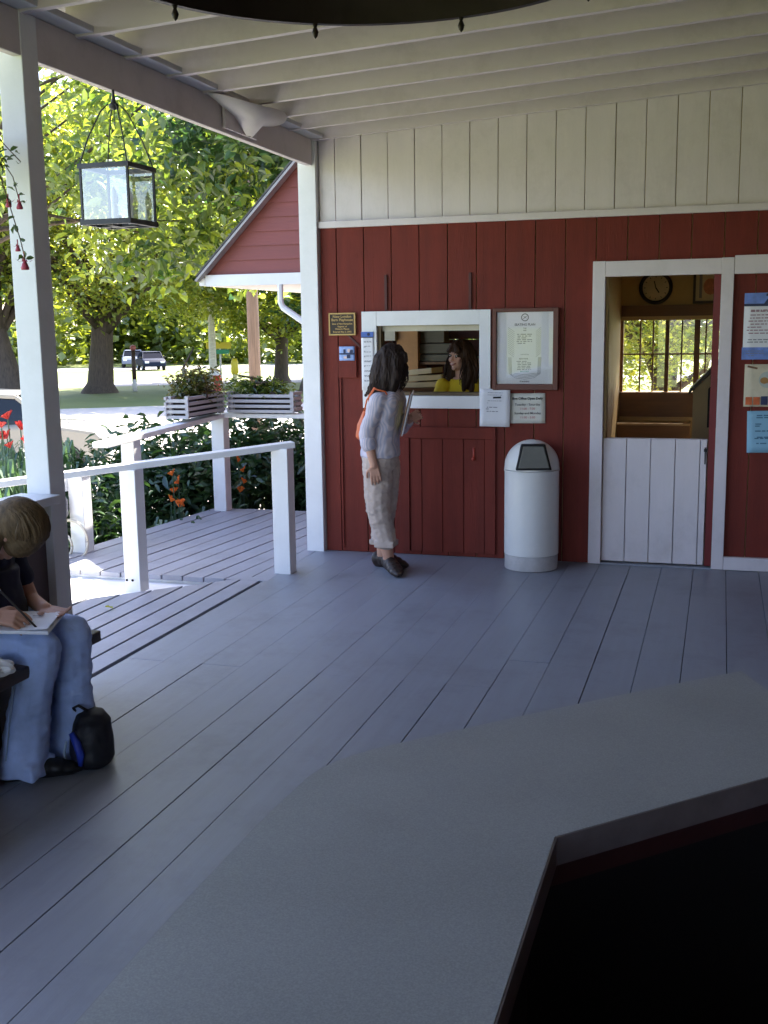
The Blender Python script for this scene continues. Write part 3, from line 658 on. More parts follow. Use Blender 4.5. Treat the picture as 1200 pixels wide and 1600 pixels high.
for k_ in range(3):
    a = k_ * 2 * math.pi / 3; mb.tube([(cxr + (rr_ - .02) * math.cos(a), cyr + (rr_ - .02) * math.sin(a), 2.53), (cxr, cyr, 2.9)], .005, 6)
mb.build("hanging_rod", bronze, t)

# ------------------------------------------------------------------ litter bin
t = thing("litter_bin", "white round topped litter bin with smoky push flap against the red wall", "litter bin", (-1.172, 7.20, 0))
bx, by, br = -1.184, 7.225, .181
mb = MB(); mb.lathe([(br - .01, .10), (br, .103), (br, .60), (br, .655), (br + .003, .662), (br + .003, .668), (br - .004, .672)], (bx, by, 0), 48); mb.build("body", canmat, t, 'auto')
mb = MB(); mb.lathe([(.0, .004), (br - .004, .004), (br - .003, .10), (br - .012, .101)], (bx, by, 0), 48); mb.build("base_band", canbase, t, 'auto')
pr = [(br + .002, .674)] + [(br * math.cos(a) if a < 1.5 else .001, .69 + (br - .005) * math.sin(a)) for a in [i * math.pi / 2 / 14 for i in range(15)]]
mb = MB(); mb.lathe(pr, (bx, by, 0), 48); mb.build("dome", canmat, t, True)
ang = math.atan2(-by, -bx) + R(4)          # flap faces out into the porch
f = Vector((math.cos(ang), math.sin(ang), 0)); s_ = Vector((-f.y, f.x, 0)); up = Vector((0, 0, 1)); cb = Vector((bx, by, 0))
def trap(y_off, wt, wb, zt, zb, lean): 
    return [cb + f * (y_off) + s_ * wb + up * zb, cb + f * y_off - s_ * wb + up * zb, cb + f * (y_off - lean) - s_ * wt + up * zt, cb + f * (y_off - lean) + s_ * wt + up * zt]
mb = MB(); mb.prism(trap(.187, .078, .117, .846, .682, .062), -f * .05); fr_ = mb.build("flap_frame", MATS["void"], t, bevel=.006)
mb = MB(); mb.prism(trap(.192, .066, .101, .834, .697, .055), -f * .012); mb.build("flap", flapmat, t, bevel=.004)

# ------------------------------------------------------------------ counter table
CT = thing("counter_table", "large eight sided grey speckled counter table with a dark open well", "table", (.68, 1.45, 0))
cxt, cyt, ri, ro = .68, 1.45, .934, 1.455
m = bpy.data.materials.new("speckled_laminate"); m.use_nodes = True; n = m.node_tree; L = n.links; b = n.nodes["Principled BSDF"]; b.inputs["Roughness"].default_value = .45
tc = n.nodes.new("ShaderNodeTexCoord"); nz = n.nodes.new("ShaderNodeTexNoise"); nz.inputs["Scale"].default_value = 320; nz.inputs["Detail"].default_value = 3
cr = n.nodes.new("ShaderNodeValToRGB"); e = cr.color_ramp.elements; e[0].position = .36; e[0].color = (.325, .328, .325, 1); e[1].position = .62; e[1].color = (.41, .413, .405, 1)
x_ = cr.color_ramp.elements.new(.45); x_.color = (.355, .358, .352, 1); x_ = cr.color_ramp.elements.new(.55); x_.color = (.37, .373, .365, 1)
L.new(tc.outputs["Object"], nz.inputs[0]); L.new(nz.outputs[0], cr.inputs[0])
n2 = n.nodes.new("ShaderNodeTexNoise"); n2.inputs["Scale"].default_value = 3; n2.inputs["Detail"].default_value = 8; L.new(tc.outputs["Object"], n2.inputs[0])
mx = n.nodes.new("ShaderNodeMixRGB"); mx.blend_type = 'MULTIPLY'; mx.inputs[0].default_value = .35; L.new(cr.outputs[0], mx.inputs[1]); L.new(n2.outputs[0], mx.inputs[2])
L.new(mx.outputs[0], b.inputs["Base Color"]); m_lam = m
def octv(r, k_): a = R(22.5 + 45 * k_); q = r / math.cos(R(22.5)); return (cxt + q * math.cos(a), cyt + q * math.sin(a))
# ring sections from the north vertex round by west and south, leaving the north side open
vo = [octv(ro, k_) for k_ in range(2, 9)]; vi = [octv(ri, k_) for k_ in range(2, 9)]
def rounded(pts, rad, bulge):
    out = [pts[0]]
    for i in range(1, len(pts)):
        a, b = Vector(pts[i - 1]), Vector(pts[i]); d = (b - a); nrm = Vector((d.y, -d.x)).normalized()
        if nrm.dot((a + b) / 2 - Vector((cxt, cyt))) < 0: nrm = -nrm
        lo = .0 if i == 1 else rad; hi = rad if i < len(pts) - 1 else 0
        l = d.length
        for q in range(1, 9):
            tt = (lo + (l - lo - hi) * q / 8) / l if not (q == 8 and hi == 0) else 1
            out.append(tuple(a + d * tt + nrm * bulge * math.sin(math.pi * tt)))
        if i < len(pts) - 1:
            c = Vector(pts[i + 1]) - b; c.normalize(); p0 = b - d.normalized() * rad; p2 = b + c * rad
            for q in range(1, 5): tt = q / 5; out.append(tuple(p0 * (1 - tt) ** 2 + b * 2 * tt * (1 - tt) + p2 * tt ** 2))
    return out
outer = rounded(vo, .13, .012); N_ = len(outer)
zt = .72
def inner_at(p):
    return p
mb = MB(); no, ni = len(outer), len(vi)
vs = [(p[0], p[1], zt) for p in outer] + [(p[0], p[1], zt) for p in vi[::-1]]
mb.prism([(v[0], v[1], zt - .045) for v in vs], (0, 0, .045))
bmx = bmesh.new(); me = mb.mesh("tabletop", CT.location); bmx.from_mesh(me); bmesh.ops.triangulate(bmx, faces=[f_ for f_ in bmx.faces if len(f_.verts) > 4]); bmx.to_mesh(me); bmx.free()
o = link("tabletop", me, m_lam, CT)
edge = mat("brown_edge_banding", (.125, .10, .098), .4, .2, 12, .05)
mb = MB()
for a, b in zip(vi[:-1], vi[1:]):
    a, b = Vector((*a, 0)), Vector((*b, 0)); inn = (Vector((cxt, cyt, 0)) - (a + b) / 2).normalized()
    mb.prism([a + up * (zt - .055), b + up * (zt - .055), b + up * (zt - .001), a + up * (zt - .001)], inn * .004)
mb.build("inner_edge_band", edge, CT)
mb = MB()
for a, b in zip(outer[:-1], outer[1:]):
    a, b = Vector((*a, 0)), Vector((*b, 0)); out_ = ((a + b) / 2 - Vector((cxt, cyt, 0))).normalized()
    mb.prism([a + up * (zt - .046), b + up * (zt - .046), b + up * (zt - .0015), a + up * (zt - .0015)], out_ * .003)
mb.build("outer_edge_band", mat("grey_edge_banding", (.28, .28, .28), .45, .1), CT)
for nm, r0, h0, h1, m_ in (("apron", ri + .015, zt - .105, zt - .056, mat("dark_red_apron", (.038, .009, .009), .5, .2)), ("well_shade_panel", ri + .05, .0, zt - .108, MATS["void"])):  # black panels hold the well's shade in their colour
    mb = MB()
    vv = [octv(r0, k_) for k_ in range(2, 9)]
    for a, b in zip(vv[:-1], vv[1:]):
        a, b = Vector((*a, h0)), Vector((*b, h0)); out_ = ((a + b) / 2 - Vector((cxt, cyt, h0))).normalized()
        mb.prism([a, b, b + up * (h1 - h0), a + up * (h1 - h0)], out_ * .02)
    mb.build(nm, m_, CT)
mb = MB(); vv = [octv(ri + .045, k_) for k_ in range(8)]; mb.prism([(p[0], p[1], .003) for p in vv], (0, 0, .01)); mb.build("well_shade_floor", MATS["void"], CT)  # black colour stands for the shade at the bottom of the well
for k_ in range(2, 9):
    p = octv(ri + .28, k_); a = R(22.5 + 45 * k_); d = Vector((math.cos(a), math.sin(a), 0))
    MB().obox((p[0], p[1], (zt - .05) / 2 + .002), d * .17, Vector((-d.y, d.x, 0)) * .03, up * ((zt - .05) / 2 - .003)).build("leg", brownwood, CT, bevel=.004)

# ------------------------------------------------------------------ bench and things around it
t = thing("wall_bench", "dark wooden bench with red front against the low porch wall", "bench", (-2.5, 2.5, 0))
mb = MB(); mb.box(-2.70, -2.50, -1.5, 3.68, .405, .45); mb.box(-2.49, -2.31, -1.5, 3.69, .405, .45); mb.build("seat", brownwood, t, bevel=.006)
MB().box(-2.62, -2.56, 3.36, 3.50, .0, .404).build("leg", brownwood, t)
MB().box(-2.45, -2.40, -1.5, 3.10, .012, .404).build("front_panel", mat("bench_red_paint", (.30, .03, .03), .5, .2), t)
MB().box(-2.44, -2.38, 3.53, 3.60, .27, .404).build("bracket", brownwood, t)
def crumple(name, label, cat, c, s3, m, seed, n=10, amp=.35):
    mb = MB(); mb.sphere(c, 1, 18, 12, sc=s3)
    me = mb.mesh(name, c); q = random.Random(seed)
    for v in me.vertices:
        k_ = noise.noise(Vector(v.co) * (1.6 / max(s3)) + Vector((seed, 0, 0))) * amp + noise.noise(Vector(v.co) * (4.5 / max(s3)) + Vector((0, seed, 0))) * amp * .6
        v.co *= 1 + k_
    zmin = min(v.co.z for v in me.vertices)
    o = link(name, me, m); o.location = c; o.location.z += 0
    return tag(o, label, cat)
crumple("paper_bag", "crumpled white paper bag on the bench beside the seated person", "paper bag", (-2.37, 3.09, .475), (.07, .06, .03), mat("crumpled_white_paper", (.75, .73, .70), .7, .06), 5)
# backpack
_bp0 = set(bpy.data.objects)
BP = thing("backpack", "black backpack with blue panels on the floor by the bench", "backpack", (-2.16, 3.47, 0))
mb = MB(); mb.loft([((-2.165, 3.49, .012), .085, .10, .5), ((-2.165, 3.49, .05), .105, .12, .5), ((-2.165, 3.49, .16), .105, .115, .5), ((-2.17, 3.50, .24), .095, .10, .5), ((-2.18, 3.51, .285), .07, .075, .5), ((-2.185, 3.515, .298), .03, .035, .5)])
remeshed("body", mb, mat("black_nylon", (.010, .010, .014), .6, .3, 20, .15), BP, .008, 3, lambda p: .005 * noise.noise(p * 22))
mb = MB(); mb.loft([((-2.195, 3.425, .03), .045, .05, .9), ((-2.2, 3.42, .1), .05, .055, .9), ((-2.2, 3.425, .19), .045, .05, .9), ((-2.195, 3.43, .225), .03, .035, .9)])
remeshed("front_pocket", mb, mat("dark_navy_nylon", (.012, .013, .03), .6, .3), BP, .007, 3)
mb = MB()
for tt in (0, 1, 2, 3, 4):
    pass
mb.tube([(-2.205, 3.365, .22), (-2.175, 3.36, .17), (-2.155, 3.358, .11), (-2.16, 3.362, .05)], [.014, .02, .021, .012], 8)
mb.build("blue_trim", mat("royal_blue_nylon", (.02, .045, .35), .5, .15), BP, True)
mb = MB(); mb.tube([(-2.25, 3.385, .16), (-2.262, 3.38, .11), (-2.25, 3.37, .05)], [.007, .009, .007], 6); mb.build("piping", mat("pale_blue_trim", (.3, .38, .5), .5), BP, True)
mb = MB(); mb.tube([(-2.23, 3.47, .28), (-2.24, 3.45, .32), (-2.21, 3.45, .335), (-2.18, 3.48, .30)], .008, 6); mb.build("carry_loop", MATS["black_nylon"], BP, True)

BP.scale = (.74, .74, .72); BP.location = (-2.21, 3.42, 0)
# ------------------------------------------------------------------ people
def headprims(mb, c, fw, up_, s=1.0, ears=True):
    """head volume: cranium, jaw, nose, chin, ears; fw = face direction"""
    fw = Vector(fw).normalized(); up_ = Vector(up_); up_ = (up_ - fw * up_.dot(fw)).normalized(); sd_ = fw.cross(up_)
    M3 = Matrix((fw, sd_, up_)).transposed(); c = Vector(c)
    P = lambda a, b, z: c + M3 @ (Vector((a, b, z)) * s)
    mb.sphere(P(-.012, 0, .028), 1, 20, 14, sc=(.092 * s, .074 * s, .086 * s), rotm=M3)
    mb.sphere(P(.022, 0, -.030), 1, 16, 12, sc=(.062 * s, .058 * s, .076 * s), rotm=M3)
    mb.sphere(P(.062, 0, -.086), .021 * s)                 # chin
    mb.chain([P(.078, 0, .018), P(.096, 0, -.018)], [.009 * s, .0125 * s])    # nose
    mb.sphere(P(.092, .010, -.022), .008 * s); mb.sphere(P(.092, -.010, -.022), .008 * s)
    mb.sphere(P(.080, 0, -.050), 1, 10, 8, sc=(.012 * s, .024 * s, .010 * s), rotm=M3)     # lips
    mb.chain([P(.074, -.034, .034), P(.082, 0, .036), P(.074, .034, .034)], [.009 * s] * 3)   # brow
    for q in (-1, 1): mb.sphere(P(.055, q * .036, -.02), .026 * s)         # cheeks
    if ears:
        for q in (-1, 1): mb.sphere(P(-.012, q * .075, -.005), 1, 10, 8, sc=(.020 * s, .009 * s, .030 * s), rotm=M3)
    return P, M3
def handprims(mb, wrist, d, nrm, thumb_side, curl=.3, s=1.0, spread=1.0):
    """palm and five fingers: d = palm direction, nrm = back of the hand, thumb_side = +-1"""
    d = Vector(d).normalized(); nrm = Vector(nrm); nrm = (nrm - d * nrm.dot(d)).normalized(); sd_ = d.cross(nrm) * thumb_side; w_ = Vector(wrist)
    for q in (-.030, -.010, .010, .030): mb.chain([w_ + sd_ * q * .6 * s, w_ + d * .075 * s + sd_ * q * s], [.013 * s, .011 * s], 8)
    tips = []
    for i, (q, ln) in enumerate(((.032, .068), (.011, .078), (-.011, .072), (-.032, .056))):
        p = w_ + d * .078 * s + sd_ * q * s; pts = [p]; a = curl * (.6 + .15 * i); dd = d.copy()
        for seg in (.45, .32, .23):
            dd = (Matrix.Rotation(-a, 3, d.cross(nrm)) @ dd).normalized() if False else (dd * math.cos(a) - nrm * math.sin(a)).normalized()
            p = p + (dd + sd_ * q * .8 * spread).normalized() * ln * seg * s; pts.append(p)
            a = a * 1.25 if a < .9 else a
        mb.chain(pts, [.0088 * s, .0083 * s, .0075 * s, .0062 * s], 8); tips.append(p)
    b = w_ + d * .022 * s + sd_ * .028 * s
    q1 = b + (d * .6 + sd_ * .75 - nrm * .25).normalized() * .034 * s; q2 = q1 + (d * .9 + sd_ * .3 - nrm * .35 * (1 + curl)).normalized() * .028 * s; q3 = q2 + (d - nrm * .4 * (1 + curl)).normalized() * .022 * s
    mb.chain([b, q1, q2, q3], [.014 * s, .0105 * s, .009 * s, .0075 * s], 8)
    return tips
def shoe(name, heel, toe, m, parent, w_=.042, h=.055, sole=True):
    heel, toe = Vector(heel), Vector(toe); d = (toe - heel); d.z = 0; l = d.length; d.normalize(); s_ = Vector((-d.y, d.x, 0)); yaw = math.atan2(d.y, d.x)
    mb = MB()
    for tt, ww, hh in ((.10, .86, 1.2), (.28, .92, 1.25), (.42, .98, 1.22), (.58, 1.04, 1.05), (.72, 1.08, .88), (.86, .95, .66), (.93, .7, .5)):
        p = heel + d * l * tt; mb.sphere((p.x, p.y, h * hh * .5 + .004), 1, 14, 10, sc=(l * .14, w_ * ww, h * hh * .5), rotm=Matrix.Rotation(yaw, 3, 'Z'))
    mb.chain([heel + d * l * .1 + up * .02, heel + d * l * .9 + up * .018], [.024, .022])
    return remeshed(name, mb, m, parent, .006, 3)

def locks(c, M3, r3, n_, seed, az0, az1, drop, wave, rad=.0045, part=0.0, pmin=.25, pull=None, gravity=True):
    """strands from the crown over the skull, then hanging; azimuth 0 = face, measured round the head axis"""
    q = random.Random(seed); mb = MB(); c = Vector(c)
    for i in range(n_):
        az = q.uniform(az0, az1) * q.choice((-1, 1)); p0 = pmin * q.uniform(.6, 1.2); l = drop * q.uniform(.75, 1.1); ph = q.uniform(0, 6.28); pts = []
        for k_ in range(6):
            t_ = p0 + (1.75 - p0) * k_ / 5; k2 = 1.015 + .03 * q.random()
            pts.append(c + M3 @ Vector((r3[0] * math.sin(t_) * math.cos(az) * k2, r3[1] * math.sin(t_) * math.sin(az) * k2, r3[2] * math.cos(t_) * k2)))
        e = pts[-1]; d = (pts[-1] - c); d.z = 0; d.normalize(); sdv = Vector((-d.y, d.x, 0))
        if drop:
            for k_ in range(1, 6):
                t_ = k_ / 5; pts.append(e + Vector((0, 0, -l * t_)) + d * (.018 * math.sin(t_ * 2.2) + wave * math.sin(ph + t_ * 7)) + sdv * wave * math.sin(ph * 2 + t_ * 6) + (pull(t_) if pull else Vector((0, 0, 0))))
        n2 = len(pts); mb.tube(pts, [rad * (1 - .75 * (k_ / (n2 - 1)) ** 2) for k_ in range(n2)], 5, cap=False)
    return mb
# --- standing person at the ticket window
W1 = thing("person", "standing person in striped shirt, khaki cropped trousers and clogs at the ticket window", "person", (-2.11, 6.9, 0))
hd = Vector((-2.045, 6.94, 1.375)); face = Vector((.50, .85, .0))
mb = MB(); headprims(mb, hd, face, (.05, 0, 1), .95)
mb.chain([(-2.075, 6.90, 1.20), (-2.055, 6.925, 1.31)], [.05, .046])
mb.loft([((-2.135, 6.9, .74), .11, .145, 0.25), ((-2.14, 6.9, .80), .115, .15, .25), ((-2.12, 6.9, .92), .09, .12, .25), ((-2.095, 6.9, 1.06), .10, .135, .25), ((-2.085, 6.9, 1.15), .085, .15, .25), ((-2.078, 6.9, 1.2), .06, .09, .25)])
rs, re, rw = (-2.105, 6.765, 1.155), (-2.175, 6.735, .915), (-2.125, 6.715, .735)
ls, le, lw_ = (-2.055, 7.045, 1.155), (-2.05, 7.10, .945), (-1.955, 7.0, 1.02)
mb.chain([rs, re, rw], [.046, .036, .026]); mb.chain([ls, le, lw_], [.046, .036, .026])
handprims(mb, rw, (.12, .05, -1), (.25, -1, .05), 1, .32, .92)
handprims(mb, lw_, (.85, -.35, .35), (.3, .9, .1), -1, .8, .92)
for hip, kn, an in (((-2.145, 6.83, .76), (-2.135, 6.85, .43), (-2.085, 6.885, .085)), ((-2.135, 6.97, .76), (-2.145, 6.98, .43), (-2.165, 7.0, .085))):
    mb.chain([hip, kn, an], [.085, .055, .038])
mb.chain([(-2.085, 6.885, .06), (-1.98, 6.735, .035)], [.028, .02]); mb.chain([(-2.165, 7.0, .06), (-2.01, 6.97, .035)], [.028, .02])
remeshed("body", mb, skin, W1, .0048, 2)
clog = mat("dark_brown_leather", (.035, .022, .017), .4, .2, 10, .05)
shoe("shoe", (-2.125, 6.955, 0), (-1.962, 6.70, 0), clog, W1, .05, .082); shoe("shoe", (-2.235, 7.02, 0), (-1.985, 6.965, 0), clog, W1, .048, .085)
def cloth_w(fx, fz, amp):
    return lambda p: amp * (noise.noise(Vector((p.x * fx, p.y * fx, p.z * fz))) + .6 * noise.noise(Vector((p.x * fx * 2 + 9, p.y * fx * 2, p.z * fz * 2.3))))
khaki = mat("khaki_cotton", (.50, .40, .34), .8, .08, 25, .2, 250)
mb = MB()
mb.loft([((-2.135, 6.9, .70), .115, .155, .25), ((-2.138, 6.9, .77), .125, .165, .25), ((-2.13, 6.9, .86), .105, .14, .25), ((-2.125, 6.9, .885), .10, .13, .25)])
mb.chain([(-2.138, 6.835, .73), (-2.138, 6.84, .60), (-2.145, 6.85, .43), (-2.125, 6.862, .33), (-2.098, 6.875, .215)], [.105, .097, .083, .076, .074])
mb.chain([(-2.13, 6.965, .73), (-2.125, 6.97, .60), (-2.135, 6.98, .43), (-2.155, 6.985, .33), (-2.162, 6.99, .205)], [.105, .097, .084, .077, .076])
mb.obox((-2.098, 6.875, .19), (.07, 0, 0), (0, .07, 0), (0, 0, .02)); mb.obox((-2.162, 6.99, .185), (.072, 0, 0), (0, .072, 0), (0, 0, .02))
TR = remeshed("trousers", mb, khaki, W1, .006, 4, cloth_w(15, 22, .0072))
# striped shirt
sm_ = bpy.data.materials.new("striped_shirt_cotton"); sm_.use_nodes = True; n = sm_.node_tree; L = n.links; b = n.nodes["Principled BSDF"]; b.inputs["Roughness"].default_value = .8
tc = n.nodes.new("ShaderNodeTexCoord"); wv = n.nodes.new("ShaderNodeTexWave"); wv.inputs["Scale"].default_value = 24; wv.inputs["Distortion"].default_value = .5; wv.inputs["Detail"].default_value = 1
mp = n.nodes.new("ShaderNodeMapping"); mp.inputs["Rotation"].default_value = (0, 0, .7); L.new(tc.outputs["Object"], mp.inputs[0]); L.new(mp.outputs[0], wv.inputs[0])
cr = n.nodes.new("ShaderNodeValToRGB"); e = cr.color_ramp.elements; e[0].position = .2; e[0].color = (.42, .40, .48, 1); e[1].position = .7; e[1].color = (.60, .53, .55, 1); L.new(wv.outputs[0], cr.inputs[0]); L.new(cr.outputs[0], b.inputs["Base Color"])
mb = MB()
mb.loft([((-2.135, 6.9, .775), .135, .175, .25), ((-2.132, 6.9, .85), .125, .165, .25), ((-2.118, 6.9, .95), .108, .15, .25), ((-2.10, 6.9, 1.06), .115, .158, .25), ((-2.088, 6.9, 1.14), .105, .165, .25), ((-2.078, 6.9, 1.19), .08, .125, .25), ((-2.07, 6.905, 1.235), .055, .065, .25)])
mb.chain([(-2.10, 6.775, 1.15), (-2.15, 6.745, 1.02), (-2.175, 6.735, .92), (-2.165, 6.73, .865)], [.062, .056, .053, .051])
mb.chain([(-2.06, 7.035, 1.15), (-2.05, 7.10, .95), (-2.0, 7.045, .99)], [.062, .054, .05])
mb.chain([(-2.11, 6.83, 1.19), (-2.06, 6.86, 1.245), (-2.02, 6.92, 1.235)], [.022, .022, .02]); mb.chain([(-2.09, 6.97, 1.19), (-2.05, 6.95, 1.25), (-2.02, 6.92, 1.235)], [.022, .022, .02])
SH = remeshed("shirt", mb, sm_, W1, .006, 4, cloth_w(11, 11, .0085))
mb = MB(); mb.chain([(-2.167, 6.73, .885), (-2.163, 6.73, .868)], [.055, .055]); remeshed("cuff", mb, sm_, SH, .006, 2)
def hairmat(name, c):
    return mat(name, c, .62, .45, 60, .25, 120, stretch=(1, 1, .12), spec=.2)
hair_d = hairmat("dark_brown_hair", (.028, .017, .013))
def haircurl(p): return .009 * noise.noise(Vector((p.x * 30, p.y * 30, p.z * 9))) + .0065 * noise.noise(Vector((p.x * 110, p.y * 110, p.z * 22)))
mb = MB(); fn = face.normalized(); bk = hd - fn * .022
mb.sphere(bk + up * .032, 1, 20, 14, sc=(.104, .092, .103), rotm=Matrix.Rotation(math.atan2(fn.y, fn.x), 3, 'Z'))
mb.chain([bk + Vector((-.03, -.02, .03)), bk + Vector((-.06, -.045, -.06)), bk + Vector((-.085, -.055, -.14)), bk + Vector((-.13, -.05, -.19))], [.075, .066, .05, .018])
mb.chain([bk + Vector((0, -.05, .02)), bk + Vector((-.01, -.075, -.07)), bk + Vector((-.03, -.085, -.15)), bk + Vector((-.035, -.085, -.215))], [.06, .055, .045, .02])
mb.chain([bk + Vector((.045, -.05, .03)), bk + Vector((.045, -.075, -.06)), bk + Vector((.03, -.085, -.14)), bk + Vector((.025, -.085, -.21))], [.05, .042, .034, .016])
mb.chain([bk + Vector((-.07, .01, .03)), bk + Vector((-.10, .02, -.08)), bk + Vector((-.15, .02, -.165))], [.06, .055, .02])
mb.chain([bk + Vector((-.06, .07, .0)), bk + Vector((-.075, .09, -.1)), bk + Vector((-.07, .09, -.18))], [.055, .045, .02])
mb.chain([bk + Vector((.085, -.03, .055)), bk + Vector((.098, -.028, .03)), bk + Vector((.105, -.02, .02))], [.028, .022, .012])
mb.chain([bk + Vector((-.07, -.05, -.08)), bk + Vector((-.115, -.07, -.155)), bk + Vector((-.165, -.06, -.20))], [.04, .028, .006])
mb.chain([bk + Vector((-.03, -.09, -.12)), bk + Vector((-.06, -.10, -.2)), bk + Vector((-.05, -.10, -.25))], [.03, .02, .006])
mb.chain([bk + Vector((.03, -.085, -.1)), bk + Vector((.0, -.10, -.2)), bk + Vector((.015, -.10, -.25))], [.028, .018, .005])
remeshed("hair", mb, hair_d, W1, .0045, 1, haircurl)
Mw = Matrix.Rotation(math.atan2(fn.y, fn.x), 3, 'Z')
locks(bk + up * .030, Mw, (.096, .082, .099), 200, 7, .75, math.pi, .175, .011, .005, pull=lambda t_: Vector((-.035, -.012, 0)) * t_ * t_).build("hair_locks", hair_d, W1, True)
# orange shoulder bag
t = thing("shoulder_bag", "orange shoulder bag hanging behind the standing person's back", "bag", (-2.25, 6.86, .92))
mb = MB(); mb.loft([((-2.262, 6.90, .885), .03, .09, .25), ((-2.268, 6.90, .90), .038, .105, .25), ((-2.258, 6.90, .98), .036, .10, .25), ((-2.238, 6.90, 1.06), .022, .075, .25), ((-2.225, 6.90, 1.09), .008, .05, .25)])
remeshed("bag_body", mb, mat("orange_leather", (.62, .13, .035), .5, .1, 10, .05), t, .006, 3, cloth_w(14, 14, .004))
mb = MB(); mb.tube([(-2.225, 6.84, 1.075), (-2.19, 6.79, 1.15), (-2.13, 6.768, 1.222), (-2.06, 6.775, 1.205), (-2.02, 6.80, 1.12)], .0055, 8); mb.tube([(-2.225, 6.95, 1.075), (-2.20, 6.86, 1.17), (-2.14, 6.79, 1.228), (-2.12, 6.775, 1.222)], .0045, 8)
mb.build("strap", MATS["orange_leather"], t, True)
# papers she holds
t = thing("folder", "brown folder with papers held against the standing person's chest", "folder", (-1.94, 6.93, 1.05))
ax = Vector((-.02, .105, .01)); az = Vector((.03, .012, .135)); th_ = ax.cross(az).normalized()
MB().obox((-1.955, 6.90, 1.06), ax, az, th_ * .004).build("cover", mat("brown_card", (.16, .07, .045), .6, .15), t)
MB().obox(Vector((-1.955, 6.90, 1.062)) + th_ * .008, ax * .96, az * .98, th_ * .0035).build("papers", paper, t)
MB().obox(Vector((-1.955, 6.90, 1.05)) - th_ * .0065, ax * .7, az * .7, th_ * .002).build("yellow_pad", mat("yellow_pad_paper", (.6, .5, .1), .7, .08), t)

# --- clerk behind the ticket window
W2 = thing("person", "smiling person with long brown hair in a yellow top behind the ticket window", "person", (-1.87, 8.1, 0))
hc = Vector((-1.872, 8.07, 1.385)); fdir = Vector((-.50, -.86, -.04)).normalized()
mb = MB(); P, M3 = headprims(mb, hc, fdir, (0.08, 0, 1), .90)
mb.chain([(-1.86, 8.11, 1.21), (-1.868, 8.095, 1.30)], [.05, .044])
mb.loft([((-1.86, 8.14, .80), .15, .10, .0), ((-1.86, 8.14, .95), .12, .09, -.3), ((-1.86, 8.13, 1.11), .14, .095, -.35), ((-1.86, 8.12, 1.19), .15, .085, -.4), ((-1.86, 8.11, 1.235), .07, .055, -.4)])
mb.chain([(-2.0, 8.06, 1.18), (-2.05, 7.98, .95), (-1.95, 7.86, .935)], [.042, .034, .025]); mb.chain([(-1.72, 8.19, 1.18), (-1.67, 8.10, .95), (-1.72, 7.9, .935)], [.042, .034, .025])
handprims(mb, (-1.95, 7.86, .935), (.3, -1, -.1), (0, 0, 1), 1, .3, .85); handprims(mb, (-1.72, 7.9, .935), (-.2, -1, -.1), (0, 0, 1), -1, .3, .85)
for q in (-.08, .08): mb.chain([(-1.86 + q, 8.14, .80), (-1.86 + q, 8.13, .45), (-1.86 + q, 8.15, .07), (-1.87 + q, 8.05, .03)], [.085, .055, .04, .03])
remeshed("body", mb, skinlight, W2, .0042, 2)
mb = MB(); mb.loft([((-1.86, 8.14, .78), .16, .11, .0), ((-1.86, 8.14, .95), .13, .10, -.3), ((-1.86, 8.13, 1.11), .152, .105, -.35), ((-1.86, 8.12, 1.188), .155, .095, -.4), ((-1.862, 8.112, 1.222), .10, .075, -.4)])
mb.chain([(-2.0, 8.06, 1.175), (-2.03, 8.02, 1.06)], [.055, .05]); mb.chain([(-1.72, 8.19, 1.175), (-1.69, 8.15, 1.06)], [.055, .05])
YT = remeshed("top", mb, mat("yellow_cotton", (.72, .52, .02), .75, .08), W2, .006, 3, cloth_w(12, 12, .005))
mb = MB(); mb.loft([((-1.86, 8.14, .74), .155, .105, 0), ((-1.86, 8.14, .80), .155, .108, 0)]); mb.chain([(-1.94, 8.14, .74), (-1.94, 8.13, .1)], [.09, .06]); mb.chain([(-1.78, 8.14, .74), (-1.78, 8.13, .1)], [.09, .06]); remeshed("trousers", mb, mat("dark_denim", (.03, .04, .08), .8), W2, .01, 2)
hair_b = hairmat("brown_hair", (.045, .022, .012))
mb = MB(); bk = hc - fdir * .024
mb.sphere(bk + up * .034, 1, 20, 14, sc=(.096, .086, .092), rotm=M3)
sd_ = fdir.cross(up).normalized()
for q, fo in ((1, .02), (-1, .02)):
    s0 = bk + sd_ * q * .065
    mb.chain([s0 + up * .04 + fdir * .03, s0 + sd_ * q * .018 - up * .06 + fdir * .02, s0 + sd_ * q * .025 - up * .15 + fdir * .03, s0 + sd_ * q * .02 - up * .20 + fdir * .05, s0 + sd_ * q * .012 - up * .245 + fdir * .06], [.030, .034, .036, .03, .012])
    mb.chain([s0 + up * .02 - fdir * .03, s0 + sd_ * q * .03 - up * .1 - fdir * .02, s0 + sd_ * q * .03 - up * .24], [.045, .05, .035])
mb.chain([bk - fdir * .03, bk - fdir * .06 - up * .1, bk - fdir * .06 - up * .25], [.08, .08, .06])
mb.chain([P(.066, -.045, .062), P(.055, -.02, .098), P(.03, .02, .115)], [.022, .022, .022])
mb.chain([P(.062, .048, .055), P(.055, .025, .095), P(.03, .0, .115)], [.024, .022, .022])
remeshed("hair", mb, hair_b, W2, .005, 2, haircurl)
locks(bk + up * .034, M3, (.096, .086, .092), 190, 9, .95, math.pi, .22, .008, .0042, pull=lambda t_: fdir * .05 * t_).build("hair_locks", hair_b, W2, True)
eyew = mat("eye_white", (.7, .68, .65), .3, .02); eyed = mat("dark_iris", (.02, .012, .008), .2, .05)
